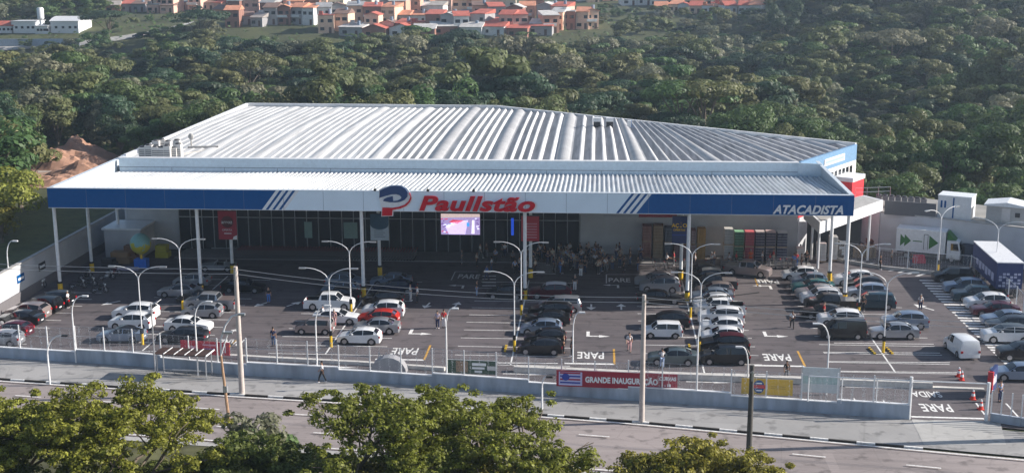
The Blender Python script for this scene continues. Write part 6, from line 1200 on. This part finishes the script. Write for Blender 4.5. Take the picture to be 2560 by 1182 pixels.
while yy < 690:
    s_ = sp_at(yy); xlo, xhi = -yy*.52-14, yy*.36+16; xx = xlo+tr.uniform(0, s_)
    while xx < xhi:
        x, y = xx+tr.uniform(-.35, .35)*s_, yy+tr.uniform(-.35, .35)*s_; xx += s_
        if inpoly(x, y, SPOLY) or (y < 158) or (y < 195 and x > -62 and x < 30): continue
        if x <= -62 and y < 205 and inpoly(x, y, [(-61, 100), (-61, 205), (-74, 205), (-82, 178), (-88, 130), (-88, 100)]): continue
        if inpoly(x, y, [(cx, cy) for cx, cy in [at(40, 480), at(60, 375), at(275, 362), at(300, 415), at(240, 480)]]): continue
        z = terr(x, y); px, py = scr(x, y, z)
        if any((x-a_)**2+(y-b_)**2 < (c_+3.2)**2 for a_, b_, c_ in HP): continue
        if any((x-a_.x)**2+(y-a_.y)**2 < 40 for a_ in RD) : continue
        town = (500 < px < 1440 and y > 432) or (1430 < px < 1930 and py < 45) or (250 < px < 520 and 0 < py < 95)
        ty = scr(x, y, z+9)[1]
        if not town and 520 < px < 1440 and ty < 80 and py > 20 and y < 445:
            if tr.random() < .08: continue
            town = 2
        if -60 < px < 390 and ty < 122 and py > 74:
            if tr.random() < .4: continue
            town = 2
        if 1430 < px < 1930 and ty < 52 and py > 30:
            if tr.random() < .12: continue
            town = 2
        if 1440 < px < 1640 and ty < 70 and py > 70 and tr.random() < .6: continue
        if town == 1 and tr.random() < .90: continue
        if 1440 < px < 1640 and 62 < py < 82 and tr.random() < .75: continue
        if 20 < px < 380 and 84 < py < 128: 
            if tr.random() < .75: continue
        if 560 < px < 1500 and 400 < y < 446 and tr.random() < .75: continue
        cand.append((y, x, z, int(town)))
    yy += s_*.86
def zone(px, py):
    a_ = 'left' if px < 500 else 'centre left' if px < 1000 else 'centre right' if px < 1500 else 'right' if px < 2050 else 'far right'
    return a_
KIND = ['rounded olive tree', 'dense tall tree', 'flat topped umbrella tree', 'slender tall tree', 'broad low tree', 'small bushy tree', 'wide umbrella tree', 'tall full tree', 'low shrub', 'spreading tree']
cand.sort(); near, far = cand[:300], cand[300:]; used2 = {}
def tree(v, mt, x, y, z, s_, rz, label, grp, name='tree', wide=1):
    e = empty(name, (x, y, z), rz, label, 'tree', grp); e.scale = (s_*wide, s_*wide, s_); link('crown', VAR[v][0], LM[mt], e); link('trunk', VAR[v][1], bark, e); return e
def pick(x, y):
    n1 = noise.noise(Vector((x*.02, y*.02, 7))); v = tr.choice([0, 1, 2, 3, 4, 7, 9, 2, 6, 0, 4]); mt = tr.choice([0, 0, 1, 1, 2, 4]) if n1 < .12 else tr.choice([1, 2, 2, 0]); 
    return v, mt
for y, x, z, town in near:
    v, mt = pick(x, y); px, py = scr(x, y, z); s_ = (tr.uniform(.6, 1.0)+(.3 if tr.random() < .12 else 0))*(1.08+.75*noise.noise(Vector((x*.035, y*.035, 11))))
    if y < 235 and x > 20: v = tr.choice([5, 4, 9, 1, 5]); mt = tr.choice([1, 1, 0]); s_ *= 1.0
    if y < 212 and x < 20 and x > -60: v = tr.choice([5, 8, 4, 9]); s_ *= .55
    lab = KIND[v]+' of the '+['olive', 'green', 'dark green', 'yellow', 'greyish'][mt]+' forest, '+zone(px, py)+(' near the roof' if y < 225 else ' in mid valley' if y < 270 else ' deeper in the valley')
    tree(v, mt, x, y, z, s_, tr.uniform(0, 6.3), lab, 'forest trees behind the store')
# landmark trees
def lt(px, py, Y, v, mt, s_, label, wide=1, dz=0):
    x, zt_ = atY(px, py, Y); z = terr(x, Y); s_ = 1+(s_-1)*.6; tree(v, mt, x, Y, z+dz, s_, tr.uniform(0, 6), label, None, 'tree', wide)
lt(905, 185, 252, 4, 3, 1.25, 'broad yellow green tree just beyond the roof, left part', 1.25); lt(845, 230, 246, 4, 3, .8, 'smaller yellow green tree adjoining the broad yellow one', 1.2); lt(1467, 200, 232, 1, 3, .9, 'round bright yellow green tree behind the roof right of the middle'); lt(1290, 135, 330, 1, 1, 1.1, 'light green round tree in the middle of the forest')
lt(330, 190, 235, 4, 1, 1.7, 'large dark round tree catching sun above the clearing', 1.1); lt(140, 300, 222, 1, 0, 1.05, 'rounded grey green tree behind the soil clearing'); lt(255, 300, 226, 1, 4, .95, 'grey green tree at the right of the tall soil mound'); lt(70, 170, 262, 4, 0, 1.5, 'dome shaped tree at the left edge', 1.1)
lt(1960, 0, 400, 7, 2, 2.0, 'very tall dark tree standing above the right forest', .8); lt(1750, 230, 236, 4, 1, 1.1, 'bright green thicket behind the right half of the roof', 1.6); lt(1880, 240, 230, 4, 1, 1.1, 'bright green thicket right behind the roof edge', 1.6)
lt(270, 42, 425, 2, 2, 1.3, 'dark spreading tree on the far road at the top left', 1.3); lt(500, 60, 420, 6, 2, 1.3, 'dark umbrella tree left of the town', 1.2)
for (x, y, v, mt, s_, l_) in [(-73, 150, 4, 3, .95, 'sunlit yellowish tree at the left edge beyond the side wall'), (-78, 156, 0, 1, 1.45, 'large dark tree at the left edge, partly sunlit'), (-78, 165, 1, 0, 1.35, 'tall olive tree at the left edge behind the yellowish one'), (-71.5, 146, 5, 3, 1.0, 'low yellow green tree at the left edge above the side wall'), (-86, 168, 4, 1, 1.2, 'wide dark tree at the left edge above the grass bank'), (-93, 178, 7, 1, 1.2, 'tall green tree behind the left edge group')]:
    tree(v, mt, x, y, -.05, s_, tr.uniform(0, 6), l_, None, wide=1.15)
for k, (px, py, Y, v, mt, s_, w2) in enumerate([(620, 150, 300, 6, 0, 1.4, 1), (760, 110, 345, 2, 4, 1.5, 1), (1060, 170, 260, 3, 2, 1.3, 1), (1150, 120, 330, 7, 2, 1.5, 1), (470, 200, 250, 4, 1, 1.3, 1), (1640, 170, 290, 2, 4, 1.3, 1), (1900, 130, 300, 8, 3, 2.2, 1), (2060, 150, 290, 3, 0, 1.2, .8), (2230, 120, 330, 6, 4, 1.5, 1), (2400, 170, 280, 4, 1, 1.3, 1), (2480, 60, 400, 7, 2, 2.0, .9), (2300, 20, 420, 7, 2, 2.1, .9), (2130, 40, 420, 7, 2, 1.9, .9), (1560, 120, 330, 4, 1, 1.3, 1.2), (1700, 100, 380, 4, 0, 1.5, 1.3), (2520, 260, 215, 4, 1, 1.1, 1.1), (2300, 290, 205, 1, 0, 1.1, 1), (20, 130, 300, 7, 2, 1.4, 1), (240, 150, 290, 6, 0, 1.3, 1), (180, 240, 235, 4, 2, 1.3, 1.2)]):
    lt(px, py, Y, v, mt, s_, 'tall '+['rounded olive', 'dense', 'umbrella shaped', 'slender', 'broad', 'bushy', 'wide umbrella', 'tall dark', 'low', 'spreading'][v]+' tree in the forest, '+('far left', 'left', 'centre left', 'centre right', 'right', 'far right')[min(5, int(px/430))]+(' near the town' if py < 60 else ' in the upper forest' if py < 140 else ' in the lower forest')+(', by the roof' if k in (8, 15) else ', right one' if k == 14 else ''), w2)
# far wood : one object, instances of low crowns over vertices
src = bpy.data.collections.new('wood_source')
for i in range(6):
    c_, t_ = crown(40+i, 4.6+.3*(i % 3), 1.0, 8+.6*i, 16, 2600, .36, .55 if i % 2 else .35, 1 if i in (2, 5) else 0); c_.materials.append(LM[[0, 1, 2, 4, 1, 0][i]]); o = bpy.data.objects.new('tree_crown', c_); src.objects.link(o)
pm_ = bpy.data.meshes.new('far_wood'); pm_.from_pydata([(x, y, z-.5) for y, x, z, t_ in far], [], []); 
at_ = pm_.attributes.new('sc', 'FLOAT', 'POINT'); at_.data.foreach_set('value', [(tr.uniform(.55, 1.0)+(.35 if tr.random() < .12 else 0))*(1.08+.8*noise.noise(Vector((x*.03, y*.03, 11))))*(1, .5, .62)[t_] for y, x, z, t_ in far]); at2 = pm_.attributes.new('rt', 'FLOAT', 'POINT'); at2.data.foreach_set('value', [tr.uniform(0, 6.28) for _ in far])
fo = bpy.data.objects.new('far_wood', pm_); COL.objects.link(fo); tag(fo, 'dense far wood covering the valley and the hill', 'forest', kind='stuff')
ng = bpy.data.node_groups.new('wood', 'GeometryNodeTree'); ng.interface.new_socket('Geometry', in_out='INPUT', socket_type='NodeSocketGeometry'); ng.interface.new_socket('Geometry', in_out='OUTPUT', socket_type='NodeSocketGeometry'); N_ = ng.nodes; gi = N_.new('NodeGroupInput'); go = N_.new('NodeGroupOutput')
ip = N_.new('GeometryNodeInstanceOnPoints'); ci = N_.new('GeometryNodeCollectionInfo'); ci.inputs['Collection'].default_value = src; ci.inputs['Separate Children'].default_value = True; ip.inputs['Pick Instance'].default_value = True
n1 = N_.new('GeometryNodeInputNamedAttribute'); n1.inputs['Name'].default_value = 'sc'; n2 = N_.new('GeometryNodeInputNamedAttribute'); n2.inputs['Name'].default_value = 'rt'; cx = N_.new('ShaderNodeCombineXYZ'); l_ = ng.links
l_.new(gi.outputs[0], ip.inputs['Points']); l_.new(ci.outputs[0], ip.inputs['Instance']); l_.new(n1.outputs[0], ip.inputs['Scale']); l_.new(n2.outputs[0], cx.inputs[2]); l_.new(cx.outputs[0], ip.inputs['Rotation']); l_.new(ip.outputs[0], go.inputs[0])
md = fo.modifiers.new('wood', 'NODES'); md.node_group = ng
print('trees', len(near), len(far))
# undergrowth : leafy ground cover in the valley, one mesh
q = MB(); ur = random.Random(3)
for i in range(16000):
    y = 198+ur.random()**1.3*300; x = ur.uniform(-y*.5-10, y*.36+14)
    if inpoly(x, y, SPOLY) or y < 198 or (x < -60 and y < 265 and x > -100 and inpoly(x, y, cl)): continue
    p_ = Vector((x, y, terr(x, y)+ur.uniform(0, 1.0))); leaf(q, p_, Vector((ur.uniform(-.7, .7), ur.uniform(-.9, .2), .8)).normalized(), .75, ur)
tag(q.build('undergrowth', LM[1]), 'leafy undergrowth between the valley trees', 'undergrowth', kind='stuff')
# ---------------------------------------------------------------- foreground trees
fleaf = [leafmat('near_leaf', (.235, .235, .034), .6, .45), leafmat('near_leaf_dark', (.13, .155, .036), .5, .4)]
def big_tree(x, y, h, spread, sd, mt, label, ntip=90, lpt=360, ls=.125, trunk_h=None, dens=1):
    r_ = random.Random(sd); t = MB(); lf = MB(); th = trunk_h or h*.3; e = empty('foreground_tree', (x, y, -.1), 0, label, 'tree'); tips = []
    def grow(p, d_, L_, rad, lev):
        q_ = p+d_*L_*.5+Vector((r_.uniform(-.12, .12), r_.uniform(-.12, .12), r_.uniform(0, .1)))*L_; e_ = p+d_*L_; t.tube([p, q_, e_], [rad, rad*.85, rad*.68], 6 if lev < 3 else 4, cap=False)
        if lev >= 3: tips.append((e_, lev)); 
        if lev >= 4: return
        for _ in range(r_.choice([2, 3, 3]) if lev else 5):
            az = r_.uniform(0, 6.283); out = Vector((math.cos(az), math.sin(az), 0)); nd = (d_*.75+out*r_.uniform(.5, .95)+Vector((0, 0, .12))).normalized()
            if e_.z+nd.z*L_ > h*.92: nd.z *= .15; nd.normalize()
            grow(e_, nd, L_*r_.uniform(.62, .85), rad*.6, lev+1)
    base = Vector((0, 0, 0)); t.tube([base, base+Vector((.15, 0, th))], [.34, .26], 9)
    top = base+Vector((.15, 0, th))
    for i in range(5): az = 6.283*i/5+r_.uniform(-.4, .4); grow(top, Vector((math.cos(az)*spread/h*1.25, math.sin(az)*spread/h*1.25, .95)).normalized(), spread*.42, .17, 1)
    r_.shuffle(tips); tips.sort(key=lambda a_: -a_[0].z); keep = [tp for tp in tips if r_.random() < dens]
    for tp, lev in keep:
        R0 = r_.uniform(.55, 1.15)
        for c_ in range(5):
            cc = tp+Vector((r_.gauss(0, .55), r_.gauss(0, .55), r_.uniform(-.25, .45))); rr = R0*r_.uniform(.35, .6)
            for i in range(int(lpt/5)):
                d_ = Vector((r_.gauss(0, 1), r_.gauss(0, 1), r_.gauss(.25, .8))).normalized(); p_ = cc+Vector((d_.x*rr, d_.y*rr, d_.z*rr*.5))*r_.uniform(.5, 1.05)
                leaf(lf, p_, (d_+Vector((r_.uniform(-.8, .8), r_.uniform(-.8, .8), r_.uniform(0, 1)))).normalized(), ls, r_)
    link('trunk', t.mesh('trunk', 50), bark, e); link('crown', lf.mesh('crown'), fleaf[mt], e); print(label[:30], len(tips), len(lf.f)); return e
def fpos(px, py, z=8): return at(px, py, z)
x, y = fpos(215, 1120, 8); big_tree(x, y, 11.4, 7.4, 11, 0, 'huge spreading leafy tree filling the lower left corner')
x, y = fpos(30, 1060, 8); big_tree(x-1, y, 10.9, 5.8, 12, 0, 'leafy tree at the far left of the foreground')
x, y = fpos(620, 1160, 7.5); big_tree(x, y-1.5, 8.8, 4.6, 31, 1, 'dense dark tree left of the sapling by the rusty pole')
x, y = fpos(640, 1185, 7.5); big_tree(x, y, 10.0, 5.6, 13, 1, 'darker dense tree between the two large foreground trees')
x, y = fpos(950, 1090, 8.5); big_tree(x, y, 13.0, 6.8, 14, 0, 'large airy tree with visible limbs in the foreground centre, left crown', dens=.72)
x, y = fpos(1235, 1110, 8.5); big_tree(x, y, 12.8, 6.4, 17, 0, 'large airy tree in the foreground centre, right crown', dens=.75)
x, y = fpos(1720, 1200, 7.5); big_tree(x, y, 12.2, 5.2, 16, 0, 'leafy tree at the bottom right of the foreground', dens=.9)
x, y = fpos(1090, 1240, 6); big_tree(x, y, 8.4, 5.0, 18, 0, 'shadowed low tree beneath the centre foreground crowns')
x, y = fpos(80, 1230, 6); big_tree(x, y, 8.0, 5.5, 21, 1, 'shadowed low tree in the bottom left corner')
x, y = fpos(1340, 1260, 6); big_tree(x, y, 7.8, 5.0, 22, 0, 'shadowed low tree under the right side of the centre crowns')
x, y = fpos(820, 1260, 6); big_tree(x, y, 7.8, 5.0, 23, 0, 'low tree under the left side of the centre crowns')
x, y = fpos(400, 1250, 6); big_tree(x, y, 8.0, 5.0, 19, 1, 'shadowed low tree at the bottom left')
x, y = at(610, 1090, 3); tree(5, 4, x, y, 0, .9, 0, 'small grey green sapling at the foot of the rusty street pole', None)
x, y = at(655, 1060, 3.5); tree(8, 1, x, y, 0, 1.0, 1, 'thin young tree with round leaf pads beside the median', None)
# ---------------------------------------------------------------- haze
HZ = 0.00027
if HZ:
    hb = MB(); hb.box(-2900, -1400, -8, 2900, 3900, 78); m = bpy.data.materials.new('haze'); m.use_nodes = True; n = m.node_tree.nodes; n.remove(n['Principled BSDF']); v_ = n.new('ShaderNodeVolumePrincipled'); v_.inputs['Color'].default_value = (.62, .78, 1, 1); v_.inputs['Density'].default_value = HZ; v_.inputs['Anisotropy'].default_value = .3
    m.node_tree.links.new(v_.outputs[0], n['Material Output'].inputs['Volume']); tag(hb.build('haze', m), 'thin bluish haze over the valley', 'haze', kind='stuff')
